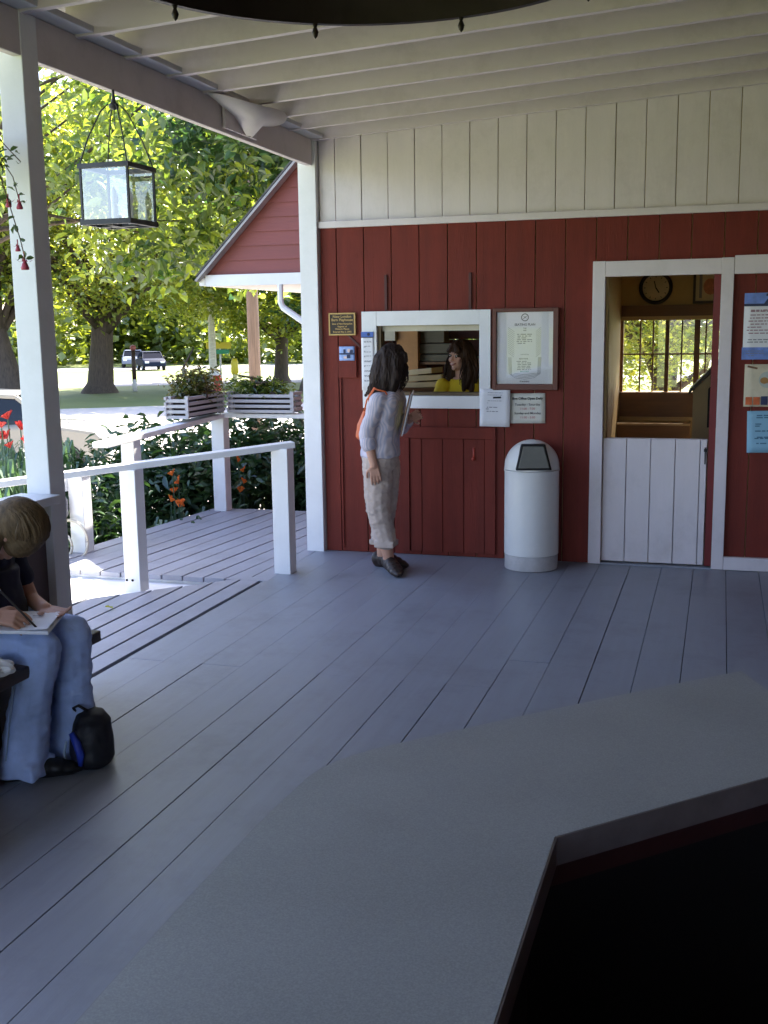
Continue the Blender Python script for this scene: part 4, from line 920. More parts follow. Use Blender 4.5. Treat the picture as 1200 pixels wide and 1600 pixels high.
for q in (-1, 1):
    mb = MB(); mb.sphere(P(.074, q * .030, .016), 1, 10, 8, sc=(.006, .0125, .006), rotm=M3); ey = mb.build("eye", eyew, W2, True)
    mb = MB(); mb.sphere(P(.0785, q * .030, .016), 1, 8, 6, sc=(.003, .0055, .0055), rotm=M3); mb.build("iris", eyed, ey, True)
    mb = MB(); mb.chain([P(.083, q * .018, .037), P(.082, q * .030, .0405), P(.073, q * .046, .036)], [.0032, .0035, .0025], 6); mb.build("eyebrow", hair_b, W2, True)
mb = MB(); mb.chain([P(.076, -.030, -.045), P(.088, -.015, -.054), P(.0905, 0, -.0565), P(.088, .015, -.054), P(.076, .030, -.045)], [.004, .0055, .006, .0055, .004], 8); mb.build("mouth", mat("lip", (.42, .13, .11), .4, .05), W2, True)
mb = MB(); mb.chain([P(.0885, -.016, -.0505), P(.0935, 0, -.0525), P(.0885, .016, -.0505)], [.0032, .0036, .0032], 8); mb.build("teeth", mat("teeth", (.75, .72, .66), .3, .02), W2, True)

# --- seated person writing
W3 = thing("person", "seated person in blue jeans bent over a notepad, writing, on the bench", "person", (-2.5, 3.33, 0))
hs_ = Vector((-2.345, 3.315, .915)); hf = Vector((.42, .30, -.86)).normalized(); hu = Vector((.75, .0, .60))
mb = MB(); P3, M33 = headprims(mb, hs_, hf, hu, .98)
mb.chain([(-2.50, 3.33, .80), (-2.41, 3.32, .875)], [.055, .048])
mb.loft([((-2.60, 3.33, .46), .12, .16, 0), ((-2.60, 3.33, .54), .12, .16, 0), ((-2.58, 3.33, .62), .10, .14, 0), ((-2.55, 3.33, .72), .10, .155, 0), ((-2.515, 3.33, .79), .085, .15, 0), ((-2.49, 3.33, .83), .06, .08, 0)])
r_s, r_e, r_w = (-2.505, 3.175, .785), (-2.455, 3.08, .60), (-2.345, 3.155, .638)
l_s, l_e, l_w = (-2.505, 3.485, .785), (-2.46, 3.53, .60), (-2.32, 3.42, .60)
mb.chain([r_s, r_e, r_w], [.045, .036, .027]); mb.chain([l_s, l_e, l_w], [.045, .036, .027])
rt = handprims(mb, r_w, (.9, .35, -.12), (.15, -.55, .8), -1, .75, .95); handprims(mb, l_w, (.9, -.35, -.05), (0, .2, -1), -1, .2, .95)
for hip, kn, an in (((-2.58, 3.25, .53), (-2.25, 3.29, .50), (-2.315, 3.26, .09)), ((-2.58, 3.42, .53), (-2.24, 3.46, .50), (-2.28, 3.48, .09))): mb.chain([hip, kn, an], [.08, .058, .04])
mb.chain([(-2.315, 3.255, .06), (-2.22, 3.32, .035)], [.026, .02]); mb.chain([(-2.26, 3.48, .06), (-2.15, 3.53, .035)], [.026, .02])
remeshed("body", mb, skin, W3, .0048, 2)
mb = MB(); mb.loft([((-2.60, 3.33, .50), .135, .175, 0), ((-2.60, 3.33, .56), .13, .17, 0), ((-2.58, 3.33, .63), .112, .155, 0), ((-2.55, 3.33, .72), .11, .165, 0), ((-2.515, 3.33, .785), .095, .16, 0), ((-2.49, 3.33, .815), .07, .10, 0)])
mb.chain([(-2.505, 3.185, .775), (-2.485, 3.13, .70)], [.06, .055]); mb.chain([(-2.505, 3.475, .775), (-2.485, 3.51, .70)], [.06, .055])
mb.loft([((-2.46, 3.33, .55), .10, .14, 0), ((-2.47, 3.33, .64), .09, .14, 0), ((-2.47, 3.33, .76), .07, .13, 0)])
remeshed("top", mb, mat("navy_cotton", (.012, .012, .028), .8, .1), W3, .006, 3, cloth_w(12, 12, .006))
denim = mat("blue_denim", (.38, .49, .78), .8, .22, 5, .3, 300)
mb = MB()
mb.loft([((-2.60, 3.33, .455), .13, .175, 0), ((-2.60, 3.33, .54), .13, .17, 0), ((-2.59, 3.33, .58), .12, .16, 0)])
for hip, kn, m1, hem in (((-2.56, 3.245, .535), (-2.262, 3.285, .49), (-2.30, 3.272, .30), (-2.335, 3.255, .085)), ((-2.56, 3.42, .535), (-2.245, 3.46, .495), (-2.25, 3.465, .30), (-2.27, 3.475, .085))):
    mb.chain([hip, kn], [.097, .078]); mb.chain([kn, m1, hem], [.078, .074, .088])
    mb.obox(Vector(hem) + Vector((0, 0, -.035)), (.085, 0, 0), (0, .08, 0), (0, 0, .03))
JN = remeshed("jeans", mb, denim, W3, .006, 4, cloth_w(12, 18, .0085))
mb = MB()
for hx, hy in ((-2.335, 3.255),):
    mb.tube([(-2.30, 3.205, .45), (-2.325, 3.19, .30), (-2.35, 3.17, .1)], .003, 5)
mb.build("seam", mat("pale_denim_seam", (.25, .32, .45), .8), JN)
blk = mat("black_shoe", (.008, .008, .009), .5, .2)
shoe("shoe", (-2.41, 3.20, 0), (-2.17, 3.36, 0), blk, W3, .045, .07); shoe("shoe", (-2.37, 3.44, 0), (-2.15, 3.50, 0), blk, W3, .045, .07)
hair_o = hairmat("dark_blonde_hair", (.13, .085, .042))
mb = MB()
mb.sphere(hs_ - hf * .020 + M33 @ Vector((0, 0, .030)), 1, 22, 16, sc=(.096, .086, .096), rotm=M33)
mb.sphere(P3(.03, 0, .045), 1, 18, 14, sc=(.062, .080, .072), rotm=M33); mb.sphere(P3(.038, 0, .008), 1, 18, 14, sc=(.066, .080, .080), rotm=M33)
mb.sphere(hs_ - hf * .05 + M33 @ Vector((0, 0, -.01)), 1, 16, 12, sc=(.07, .08, .085), rotm=M33)
mb.chain([hs_ + Vector((-.02, -.075, -.0)), hs_ + Vector((-.04, -.095, -.07)), hs_ + Vector((-.05, -.085, -.18)), hs_ + Vector((-.05, -.08, -.27))], [.03, .024, .02, .008])
def hair3(p):
    q = M33.transposed() @ (p - hs_); return .004 * noise.noise(Vector((q.x * 10, math.atan2(q.y, q.z) * 14, 0))) 
remeshed("hair", mb, hair_o, W3, .005, 3, hair3)
M3h = Matrix((-M33.col[2], M33.col[1], M33.col[0])).transposed()   # strands swept from the forehead over the crown to the nape
mb = MB(); qh = random.Random(12); hc3 = hs_ - hf * .012 + M33 @ Vector((0, 0, .026))
for i in range(150):
    b_ = qh.uniform(-1, 1); pts = []
    for k_ in range(9):
        t_ = -.95 + 2.75 * k_ / 8; rr2 = math.sqrt(max(.05, 1 - (b_ * (1 - .35 * max(0, t_))) ** 2)); k2 = 1.0 + .03 * qh.random()
        pts.append(hc3 + M33 @ Vector((.102 * rr2 * -math.sin(t_) * k2 + .006, .088 * b_ * (1 - .35 * max(0, t_)) * k2, .100 * rr2 * math.cos(t_) * k2)))
    mb.tube(pts, [.0035, .004, .0045, .0045, .0045, .004, .004, .0035, .002], 5, cap=False)
mb.build("hair_locks", hair_o, W3, True)
# notepad, pen
t = thing("notepad", "open white notepad lying on the seated person's lap", "notepad", (-2.32, 3.27, .60))
ex, ey_ = Vector((.13, .05, -.008)), Vector((-.04, .11, .004)); ez = ex.cross(ey_).normalized()
MB().obox((-2.325, 3.255, .592), ex, ey_, ez * .006).build("pages", paper, t, bevel=.003)
mb = MB(); q0 = Vector((-2.325, 3.255, .5995))
vs = []; fs = []
for i in range(9):
    for j in range(7):
        a, b = -1 + i / 4, -1 + j / 3; p = q0 + ex * a * .97 + ey_ * b * .97 + ez * (.012 * max(0, a - .2) ** 2 + .006 * abs(noise.noise((a * 2, b * 2, 4)))); vs.append(p)
for i in range(8):
    for j in range(6): fs.append((i * 7 + j, (i + 1) * 7 + j, (i + 1) * 7 + j + 1, i * 7 + j + 1))
mb.add(vs, fs); mb.build("top_page", paper, t, True)
mb = MB()
for i in range(7):
    for j in range(5):
        if rn.random() < .8:
            p = q0 + ex * (-.8 + .3 * j + .05 * rn.random()) + ey_ * (-.75 + .22 * i) + ez * .0075; mb.obox(p, ex * .10, ey_ * .025, ez * .0003)
mb.build("handwriting", inkgrey, t)
hp = Vector(r_w) + Vector((.9, .35, -.12)).normalized() * .085
t = thing("pen", "slim dark pen with pale cap held in the seated person's hand", "pen", hp)
tip = hp + Vector((.06, .03, -.045)); end = hp + Vector((-.065, -.02, .115))
MB().tube([tip, tip + (end - tip) * .06, end], [.001, .004, .004], 8).build("barrel", bronze, t, True)
MB().tube([end - (end - tip) * .08, end], .0048, 8).build("cap", whitepost, t, True)

for o in (W3, bpy.data.objects['notepad'], bpy.data.objects['pen']): o.location.x -= .055
# ------------------------------------------------------------------ gabled wing beyond the corner
WG = thing("gabled_canopy", "red clapboard gable with white eave board and gutter beyond the corner post", "canopy", (-3.5, 9.1, 2))
mb = MB()
for i in range(12):
    z = 2.085 + i * .118; xl = -4.395 + (z - 2.085); 
    if xl > -2.9: break
    mb.prism([(xl, 9.0, z), (-2.86, 9.0, z), (-2.86, 9.012, z + .12), (xl + .12, 9.012, z + .12)], (0, .012, 0))
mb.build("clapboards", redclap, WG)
mb = MB(); a = Vector((-4.42, 8.93, 2.03)); b = Vector((-2.3, 8.93, 4.15)); mb.bar(a, b, .10, .02, (-.7, 0, .7)); mb.build("rake_trim", mat("grey_rake_metal", (.34, .32, .31), .5, .15), WG)
mb = MB(); mb.prism([(-4.42, 8.90, 2.065), (-2.3, 8.90, 4.185), (-2.3, 8.90, 4.20), (-4.43, 8.90, 2.075)], (0, 2.9, 0)); mb.build("roof_slope", MATS["grey_shingle"], WG)
MB().box(-4.36, -2.87, 8.955, 9.0, 1.985, 2.082).build("eave_board", whitepost, WG, bevel=.003)
mb = MB(); mb.box(-4.42, -4.36, 8.95, 11.7, 1.99, 2.06); mb.build("gutter", whitepost, WG, bevel=.008)
MB().box(-4.36, -2.87, 9.0, 11.7, 1.99, 2.01).build("soffit", white, WG)
mb = MB(); mb.tube([(-3.66, 8.97, 1.985), (-3.66, 8.97, 1.83), (-3.64, 8.97, 1.79), (-3.46, 8.97, 1.67), (-2.93, 8.97, 1.36), (-2.90, 8.97, 1.2), (-2.90, 8.97, -.6)], .028, 8); mb.build("downspout", whitepost, WG, 'auto')
MB().box(-3.05, -2.90, 9.08, 11.7, -.9, 1.99).build("support_wall", redclap, WG)

# low post with hose, left of the railing
t = thing("newel_post", "short square white post half hidden behind the porch post", "post", (-4.5, 6.99, 0))
MB().box(-4.56, -4.44, 6.95, 7.07, -.7, .565).build("shaft", whitepost, t, bevel=.006)
MB().box(-4.565, -4.435, 6.945, 7.075, .566, .585).build("cap", whitepost, t)
t = thing("hose_box", "small grey rounded box fixed to the short white post", "box", (-4.62, 6.85, .3))
mb = MB(); mb.loft([((-4.62, 6.88, .27), .075, .07, 0), ((-4.62, 6.88, .29), .085, .08, 0), ((-4.62, 6.88, .40), .085, .08, 0), ((-4.62, 6.88, .435), .06, .06, 0)]); mb.build("shell", mat("grey_plastic", (.30, .29, .30), .5, .08), t, 'auto')
MB().box(-4.66, -4.55, 6.83, 6.94, .46, .56).build("lid", whitepost, t); MB().box(-4.64, -4.6, 6.86, 6.9, .43, .461).build("neck", whitepost, t)
mb = MB()
for cx_, cz_, r_ in ((-4.52, .10, .15), (-4.60, .06, .09)):
    mb.tube([(cx_ + r_ * math.cos(a), 6.90 - r_ * .2 * math.cos(a), cz_ + r_ * math.sin(a)) for a in [2 * math.pi * i / 24 for i in range(25)]], .011, 6)
o = mb.build("garden_hose", mat("beige_hose", (.62, .56, .46), .5, .1), None, True); tag(o, "pale garden hose hung in loops at the short white post", "hose")

# ------------------------------------------------------------------ ground outside
def gz(x, y):
    r = math.hypot(x, y)
    if r < 42: return -.85
    if r < 90: return -.85 - (r - 42) / 48 * .75
    return -1.6
def arc_sheet(r0, r1, a0, a1, nr, na, lift, wob=0):
    mb = MB(); vs = []; fs = []
    for i in range(nr + 1):
        for j in range(na + 1):
            a = R(a0 + (a1 - a0) * j / na); r = r0 + (r1 - r0) * (i / nr)
            if wob: r += wob * noise.noise((j * .6, r0, i * 3.))
            x_, y_ = -r * math.sin(a), r * math.cos(a); vs.append((x_, y_, gz(x_, y_) + lift))
    for i in range(nr):
        for j in range(na): fs.append((i * (na + 1) + j, i * (na + 1) + j + 1, (i + 1) * (na + 1) + j + 1, (i + 1) * (na + 1) + j))
    return mb.add(vs, fs)
lawn = mat("lawn_grass", (.10, .14, .035), .9, .3, .6, .8, 30, col2=(.17, .19, .06))
mb = MB(); rs_ = [0, 6, 12, 20, 30, 42, 55, 70, 90, 130, 300, 900]; vs = []; fs = []
for r in rs_:
    for j in range(72): a = 2 * math.pi * j / 72; vs.append((r * math.cos(a), r * math.sin(a), gz(r, 0)))
for i in range(len(rs_) - 1):
    for j in range(72): fs.append((i * 72 + j, i * 72 + (j + 1) % 72, (i + 1) * 72 + (j + 1) % 72, (i + 1) * 72 + j))
mb.add(vs, fs); struct("ground", mb, lawn)
gravel = mat("pale_gravel", (.44, .41, .37), .95, .12, 8, .5, 120)
struct("parking_lot", arc_sheet(10.2, 36.5, -4, 84, 10, 40, .008, .5), gravel)
asph = mat("sun_bleached_asphalt", (.26, .25, .24), .95, .12, 6, .3, 90)
struct("road", arc_sheet(54, 60, -20, 90, 3, 40, .008), asph)
struct("far_road", arc_sheet(92, 99, -20, 90, 3, 40, .008), asph)

# ------------------------------------------------------------------ vegetation
def leafmesh(name, pos, nrm_dir, size, rng, asp=.5, fold=.25, droop=.3, shape=4):
    """pos (N,3): leaf bases; one folded pointed leaf per point"""
    N = len(pos); d = rng.normal(size=(N, 3)); d[:, 2] = d[:, 2] * .5 - droop; d += nrm_dir; d /= np.linalg.norm(d, axis=1)[:, None] + 1e-9
    u = rng.normal(size=(N, 3)) * .55 + np.array([0, 0, 1.]); s = np.cross(d, u); s /= np.linalg.norm(s, axis=1)[:, None] + 1e-9; n_ = np.cross(s, d)
    L_ = size * rng.uniform(.6, 1.25, size=(N, 1)); W_2 = L_ * asp
    if shape == 4:
        v = np.stack([pos, pos + d * L_ * .5 + s * W_2 * .5 + n_ * W_2 * fold, pos + d * L_, pos + d * L_ * .5 - s * W_2 * .5 + n_ * W_2 * fold], 1).reshape(-1, 3)
        idx = np.arange(N)[:, None] * 4; tri = np.stack([idx + [[0, 1, 2]], idx + [[0, 2, 3]]], 1).reshape(-1); per = 2; nl = 3
    else:
        v = np.stack([pos, pos + d * L_ * .25 + s * W_2 * .38 + n_ * W_2 * fold * .7, pos + d * L_ * .62 + s * W_2 * .45 + n_ * W_2 * fold - n_ * 0, pos + d * L_ - n_ * L_ * .12,
                      pos + d * L_ * .62 - s * W_2 * .45 + n_ * W_2 * fold, pos + d * L_ * .25 - s * W_2 * .38 + n_ * W_2 * fold * .7, pos + d * L_ * .45], 1).reshape(-1, 3)
        b_ = np.arange(N)[:, None] * 7
        tri = np.stack([b_ + [[0, 1, 6]], b_ + [[1, 2, 6]], b_ + [[2, 3, 6]], b_ + [[3, 4, 6]], b_ + [[4, 5, 6]], b_ + [[5, 0, 6]]], 1).reshape(-1); per = 6; nl = 3
    me = bpy.data.meshes.new(name); nv = len(v); nf = len(tri) // 3
    me.vertices.add(nv); me.vertices.foreach_set("co", v.astype(np.float32).ravel())
    me.loops.add(nf * 3); me.loops.foreach_set("vertex_index", tri.astype(np.int32))
    me.polygons.add(nf); me.polygons.foreach_set("loop_start", np.arange(nf, dtype=np.int32) * 3); me.polygons.foreach_set("loop_total", np.full(nf, 3, np.int32))
    me.update(calc_edges=True)
    at = me.attributes.new("tint", 'FLOAT', 'FACE')
    cl = np.array([noise.noise(Vector(p) * (1.2 / max(.3, size * 6))) for p in pos]) * .55 + .5 + rng.normal(size=N) * .22
    at.data.foreach_set("value", np.repeat(np.clip(cl, 0, 1), per).astype(np.float32))
    return me
def clusters(rng, centers, rad, per, flat=.6):
    c = np.repeat(np.array(centers), per, axis=0); o = rng.normal(size=c.shape) * rad; o[:, 2] *= flat
    return c + o
def ell_centers(rng, c, r3, n_, hollow=.45):
    p = rng.normal(size=(n_, 3)); p /= np.linalg.norm(p, axis=1)[:, None]; q = rng.uniform(hollow, 1, size=(n_, 1)) ** .7
    return np.array(c) + p * q * np.array(r3)
def limbs(mb, base, fork, centers, rng, r0, nb=14):
    base, fork = Vector(base), Vector(fork)
    mb.tube([base - Vector((0, 0, .3)), base + Vector((0, 0, .05)), base + (fork - base) * .12, base + (fork - base) * .55, fork], [r0 * 1.75, r0 * 1.45, r0 * 1.02, r0 * .86, r0 * .78], 12)
    for i in rng.choice(len(centers), min(nb, len(centers)), replace=False):
        e = Vector(centers[i]); s0 = base + (fork - base) * rng.uniform(.6, 1.0); m1 = s0 + (e - s0) * .5 + Vector((0, 0, .12 * (e - s0).length)) + Vector(rng.normal(size=3)) * .06 * (e - s0).length
        mb.tube([s0, s0 + (m1 - s0) * .5 + Vector(rng.normal(size=3)) * .04 * (e - s0).length, m1, e], [r0 * .36, r0 * .24, r0 * .16, r0 * .04], 6)
def tree(name, label, base, r0, fork_h, cc, r3, ncl, per, lsize, crad, lm, bm_, seed, group=None, asp=.55, shape=4, hollow=.4, nb=14, extra=None, droop=.3):
    rng = np.random.default_rng(seed); bz = gz(base[0], base[1]); b = (base[0], base[1], bz)
    t = thing(name, label, "tree", b, group)
    cs = ell_centers(rng, cc, r3, ncl, hollow)
    if extra is not None: cs = np.vstack([cs, extra(rng)])
    pos = clusters(rng, cs, crad, per)
    me = leafmesh("crown", pos - np.array(b), np.zeros(3), lsize, rng, asp, shape=shape, droop=droop); link("crown", me, lm, t)
    mb = MB(); limbs(mb, b, (base[0] + (cc[0] - base[0]) * .25, base[1] + (cc[1] - base[1]) * .25, bz + fork_h), cs, rng, r0, nb); mb.build("trunk", bm_, t, True)
    return t
lm_near = leafmat("near_leaf", (.025, .07, .018), (.21, .27, .05), .52)
lm_maple = leafmat("maple_leaf", (.06, .115, .022), (.34, .36, .07), .55)
lm_dark = leafmat("dark_leaf", (.014, .042, .016), (.045, .09, .026), .3)
lm_yel = leafmat("yellow_green_leaf", (.10, .16, .02), (.30, .33, .05), .5)
lm_far = leafmat("far_leaf", (.05, .09, .018), (.20, .24, .04), .45)
lm_shrub = leafmat("shrub_leaf", (.018, .05, .022), (.07, .13, .045), .25, (1.4, 1.5, .8))
lm_bluegreen = leafmat("lily_leaf", (.06, .12, .07), (.12, .2, .10), .3, (1.3, 1.4, .8))

TG = "trees beyond the parking lot"
tree("maple_tree", "big maple with a thick flared trunk on the lawn across the parking lot", (-24.3, 39.8), .52, 3.4, (-22.5, 39.0, 6.6), (7.5, 6.5, 4.6), 120, 300, .29, .75, lm_maple, bark, 21, TG, nb=18)
tree("maple_tree", "maple whose trunk shows at the left picture edge behind the white car", (-25.7, 36.0), .5, 3.2, (-29, 36.0, 6.8), (7, 6, 4.6), 100, 300, .29, .75, lm_maple, bark, 22, TG)
tree("maple_tree", "sunlit yellow green maple beyond the white street sign post", (-20.5, 50), .35, 3.0, (-19.5, 49, 5.6), (7.5, 5, 5.2), 100, 290, .29, .75, lm_yel, bark, 23, TG)
tree("leafy_tree", "dark green tree just right of the wooden pole", (-15.6, 41), .3, 4.6, (-14.2, 41, 7.6), (6.2, 4.5, 5.8), 85, 320, .28, .7, lm_dark, bark, 24, TG)
tree("leafy_tree", "large shade tree with broad leaves reaching over the porch side", (-11.5, 12.5), .15, 3.6, (-7.4, 12.3, 4.9), (3.7, 2.6, 2.35), 74, 125, .165, .31, lm_near, bark, 25, TG, shape=7, asp=.52, nb=16, droop=.55, extra=lambda r: np.array([-6.4, 13.4, 2.9]) + r.normal(size=(11, 3)) * np.array([.75, .6, .5]))
lm_shade = leafmat("shaded_leaf", (.018, .055, .024), (.075, .14, .045), .42, (1.6, 1.6, .7))  # near leaves in shade, the darkness put into their colour
tree("leafy_tree", "tree coloured dark as if in shade whose branches overhang the red gable", (-4.5, 14.6), .14, 3.6, (-5.3, 13.4, 4.3), (1.75, 1.5, 1.25), 40, 120, .175, .30, lm_shade, bark, 29, TG, shape=7, asp=.52, nb=14, droop=.55)
tree("leafy_tree", "mid green tree between the big maple and the wooden pole", (-21.5, 57), .3, 4.4, (-20.5, 57, 9.0), (7.5, 4.5, 4.0), 70, 170, .45, .8, lm_near, bark, 26, TG)
tree("birch_tree", "slim pale trunked tree beside the street sign", (-22.14, 45.9), .17, 5.5, (-21.9, 45.6, 6.2), (3.0, 2.6, 2.4), 45, 120, .3, .5, lm_yel, birchbark, 27, TG)
tree("leafy_tree", "tree shading the lobby's rear window", (-.9, 16.5), .2, 2.2, (-.2, 16.0, 2.9), (3.6, 1.6, 2.6), 130, 330, .085, .30, lm_maple, bark, 28, TG)
# far wood as one mass
rng = np.random.default_rng(5); cs = []
for j in range(330):
    a = R(rng.uniform(-15, 75)); r = rng.uniform(103, 128); x_, y_ = -r * math.sin(a), r * math.cos(a); cs.append((x_, y_, -1.6 + rng.uniform(.3, 9.5)))
pos = clusters(rng, cs, 1.9, 150); me = leafmesh("far_wood", pos, np.zeros(3), 1.1, rng, .7); o = link("far_wood", me, lm_far); o["kind"] = "stuff"; o["label"] = "far wood closing the view beyond the road"
mb = MB()
# shrubs round the deck
def shrub(name, label, c, r3, n_, lsize, lm, seed, group="shrubs around the deck", cat="shrub", asp=.38, droop=.1, flat=.7, crad=.13, bz=None):
    rng = np.random.default_rng(seed); b = (c[0], c[1], gz(c[0], c[1]) if bz is None else bz); t = thing(name, label, cat, b, group)
    cs = ell_centers(rng, c, r3, max(6, n_ // 45), .25); cs[:, 2] = np.maximum(cs[:, 2], b[2] + .05)
    pos = clusters(rng, cs, crad, 45, flat); me = leafmesh("foliage", pos - np.array(b), np.zeros(3), lsize, rng, asp, shape=7, droop=droop); link("foliage", me, lm, t)
    mb = MB()
    for i in range(4):
        e = Vector(c) + Vector(rng.normal(size=3)) * .12; s0 = Vector((c[0] + rng.normal() * .08, c[1] + rng.normal() * .08, b[2])); mb.tube([s0, s0 + (e - s0) * .5 + Vector((rng.normal() * .06, 0, .05)), e], [.018, .013, .006], 6)
    mb.build("stem", bark, t, True); return t
shrub("rhododendron", "dense dark shrub behind the railing's middle post", (-5.2, 9.4, .0), (.75, .75, .78), 5200, .13, lm_shrub, 31)
shrub("rhododendron", "dense dark shrub behind the far deck corner under the planters", (-4.5, 10.2, .02), (.8, .75, .80), 5200, .13, lm_shrub, 32)
shrub("rhododendron", "dense dark shrub between the far deck and the wooden pole", (-3.75, 10.4, .0), (.7, .7, .78), 4600, .13, lm_shrub, 33)
shrub("rhododendron", "shrub at the left end of the deck behind the short white post", (-5.45, 8.05, -.22), (.55, .5, .62), 3800, .13, lm_shrub, 34)
shrub("trailing_plant", "bronze green bushy plant growing over the short slatted planter", (-4.33, 8.62, 1.13), (.13, .34, .13), 1500, .055, leafmat("bronze_leaf", (.06, .09, .02), (.2, .14, .05), .4), 35, None, "plant", crad=.06, bz=1.03)
shrub("trailing_plant", "leafy plant growing from the long slatted planter", (-3.85, 9.0, 1.1), (.3, .07, .07), 700, .06, lm_near, 36, None, "plant", crad=.05, bz=1.03)
# lily clump and red flowers at the left edge
rng = np.random.default_rng(41)
def blades(name, label, c, rx, ry, n_, hgt, seed, lm, flowers=None, fm=None):
    rng = np.random.default_rng(seed); b = (c[0], c[1], gz(*c[:2])); t = thing(name, label, "plant", b)
    mb = MB()
    for i in range(n_):
        p = Vector((c[0] + rng.normal() * rx, c[1] + rng.normal() * ry, b[2])); a = rng.uniform(0, 6.28); h = hgt * rng.uniform(.75, 1.05); o_ = Vector((math.cos(a), math.sin(a), 0)); s_ = Vector((-o_.y, o_.x, 0)) * .016; r_ = rng.uniform(.1, .38)
        pts = [p, p + o_ * r_ * .25 + up * h * .6, p + o_ * r_ * .65 + up * h * .95, p + o_ * r_ * 1.1 + up * h * .85]; ws = [1, 1, .8, .1]; vs = []
        for q, w2 in zip(pts, ws): vs += [q + s_ * w2, q - s_ * w2]
        mb.add(vs, [(0, 1, 3, 2), (2, 3, 5, 4), (4, 5, 7, 6)])
    o = mb.build("blades", lm, t); at = o.data.attributes.new("tint", 'FLOAT', 'FACE'); at.data.foreach_set("value", np.repeat(rng.uniform(0, 1, n_), 3).astype(np.float32))
    if flowers:
        st = MB(); 
        for f_ in flowers:
            f_ = Vector(f_); st.tube([(f_.x + rng.normal() * .05, f_.y, b[2]), f_ - up * .03], .005, 5)
            fb = MB()
            q3 = Matrix.Rotation(rng.uniform(-.9, .9), 3, 'X') @ Matrix.Rotation(rng.uniform(-.9, .9), 3, 'Y'); k3 = rng.uniform(.55, .95)
            for k_ in range(7):
                a = k_ * 2 * math.pi / 7 + rng.uniform(-.25, .25); l3 = k3 * rng.uniform(.75, 1.15); d = q3 @ Vector((math.cos(a), math.sin(a), .8)); s_ = q3 @ Vector((-math.sin(a), math.cos(a), 0)) * .014 * k3; u3 = q3 @ up
                fb.add([f_ - up * .03, f_ + d * .028 * l3 + s_, f_ + d * .045 * l3 - u3 * .006 + s_ * .8, f_ + d * .058 * l3 - u3 * .026 * k3, f_ + d * .045 * l3 - u3 * .006 - s_ * .8, f_ + d * .028 * l3 - s_], [(0, 1, 2, 3), (0, 3, 4, 5)])
            fb.build("flower", fm, t)
        st.build("stem", lm, t)
    return t
orange = mat("orange_petal", (.85, .20, .03), .5, .15); redp = mat("red_petal", (.55, .05, .04), .5, .3)
lp_ = blades("day_lily", "clump of long blue green leaves in front of the white car's hood", (-6.5, 9.2, 0), .32, .3, 340, 1.42, 42, lm_bluegreen)
fl_ = [(-5.07 + random.Random(i).uniform(-.12, .22), 6.95 + random.Random(i + 50).uniform(-.2, .3), .86 + random.Random(i + 90).uniform(-.1, .16)) for i in range(11)]
blades("day_lily", "clump of red flowers with strap leaves at the left picture edge", (-5.15, 6.95, 0), .13, .2, 240, 1.55, 43, lm_bluegreen, fl_, redp)
blades("day_lily", "orange lilies between the deck boards' end and the dark shrubs", (-4.55, 8.5, 0), .1, .2, 60, .9, 44, lm_bluegreen, [(-4.50, 8.45, .40), (-4.48, 8.52, .32), (-4.52, 8.5, .24), (-4.50, 8.4, .18), (-4.44, 8.48, .14), (-4.53, 8.6, .10)], orange)
blades("day_lily", "orange lilies behind the far corner post of the deck railing", (-4.3, 9.3, 0), .06, .1, 40, .9, 45, lm_bluegreen, [(-4.27, 9.3, .42), (-4.24, 9.35, .32), (-4.22, 9.3, .22), (-4.25, 9.28, .14)], orange)
# fuchsia basket, its sprays hang into the picture
t = thing("hanging_fuchsia", "fuchsia sprays with pink flowers trailing in front of the porch post", "plant", (-2.82, 3.80, 2.3))
mb = MB(); mb.lathe([(.001, -.12), (.08, -.115), (.13, -.02), (.15, .06), (.14, .06), (.0, .05)], (-2.90, 3.76, 2.36), 20); mb.build("basket", brownwood, t, True)
mb = MB()
for a in (0, 2.1, 4.2): mb.tube([(-2.90 + .14 * math.cos(a), 3.76 + .14 * math.sin(a), 2.42), (-2.90, 3.76, 2.80), (-2.90, 3.76, 3.03)], .003, 5)
mb.build("wire", darkmetal, t)
sp = [[(-2.86, 3.80, 2.42), (-2.76, 3.86, 2.38), (-2.70, 3.88, 2.31), (-2.68, 3.90, 2.28)], [(-2.86, 3.78, 2.42), (-2.75, 3.84, 2.32), (-2.70, 3.87, 2.22), (-2.685, 3.88, 2.13)],
      [(-2.87, 3.79, 2.40), (-2.74, 3.84, 2.24), (-2.705, 3.86, 2.07), (-2.675, 3.855, 1.98), (-2.655, 3.85, 1.90)], [(-2.87, 3.8, 2.4), (-2.75, 3.86, 2.22), (-2.73, 3.865, 2.14)], [(-2.87, 3.8, 2.4), (-2.76, 3.85, 2.3), (-2.735, 3.86, 2.25)]]
mb = MB()
for s_ in sp: mb.tube(s_, .0022, 5)
mb.build("stem", mat("fuchsia_stem", (.09, .06, .03), .6), t, True)
rng = np.random.default_rng(8); pp = []
for s_ in sp:
    for a, b in zip(s_[:-1], s_[1:]):
        for q in range(4): pp.append(np.array(a) + (np.array(b) - np.array(a)) * rng.uniform(0, 1) + rng.normal(size=3) * .006)
me = leafmesh("leaves", np.array(pp) - np.array(t.location), np.zeros(3), .042, rng, .55, shape=7, droop=.2); link("leaves", me, leafmat("fuchsia_leaf", (.025, .06, .02), (.07, .12, .035), .3), t)
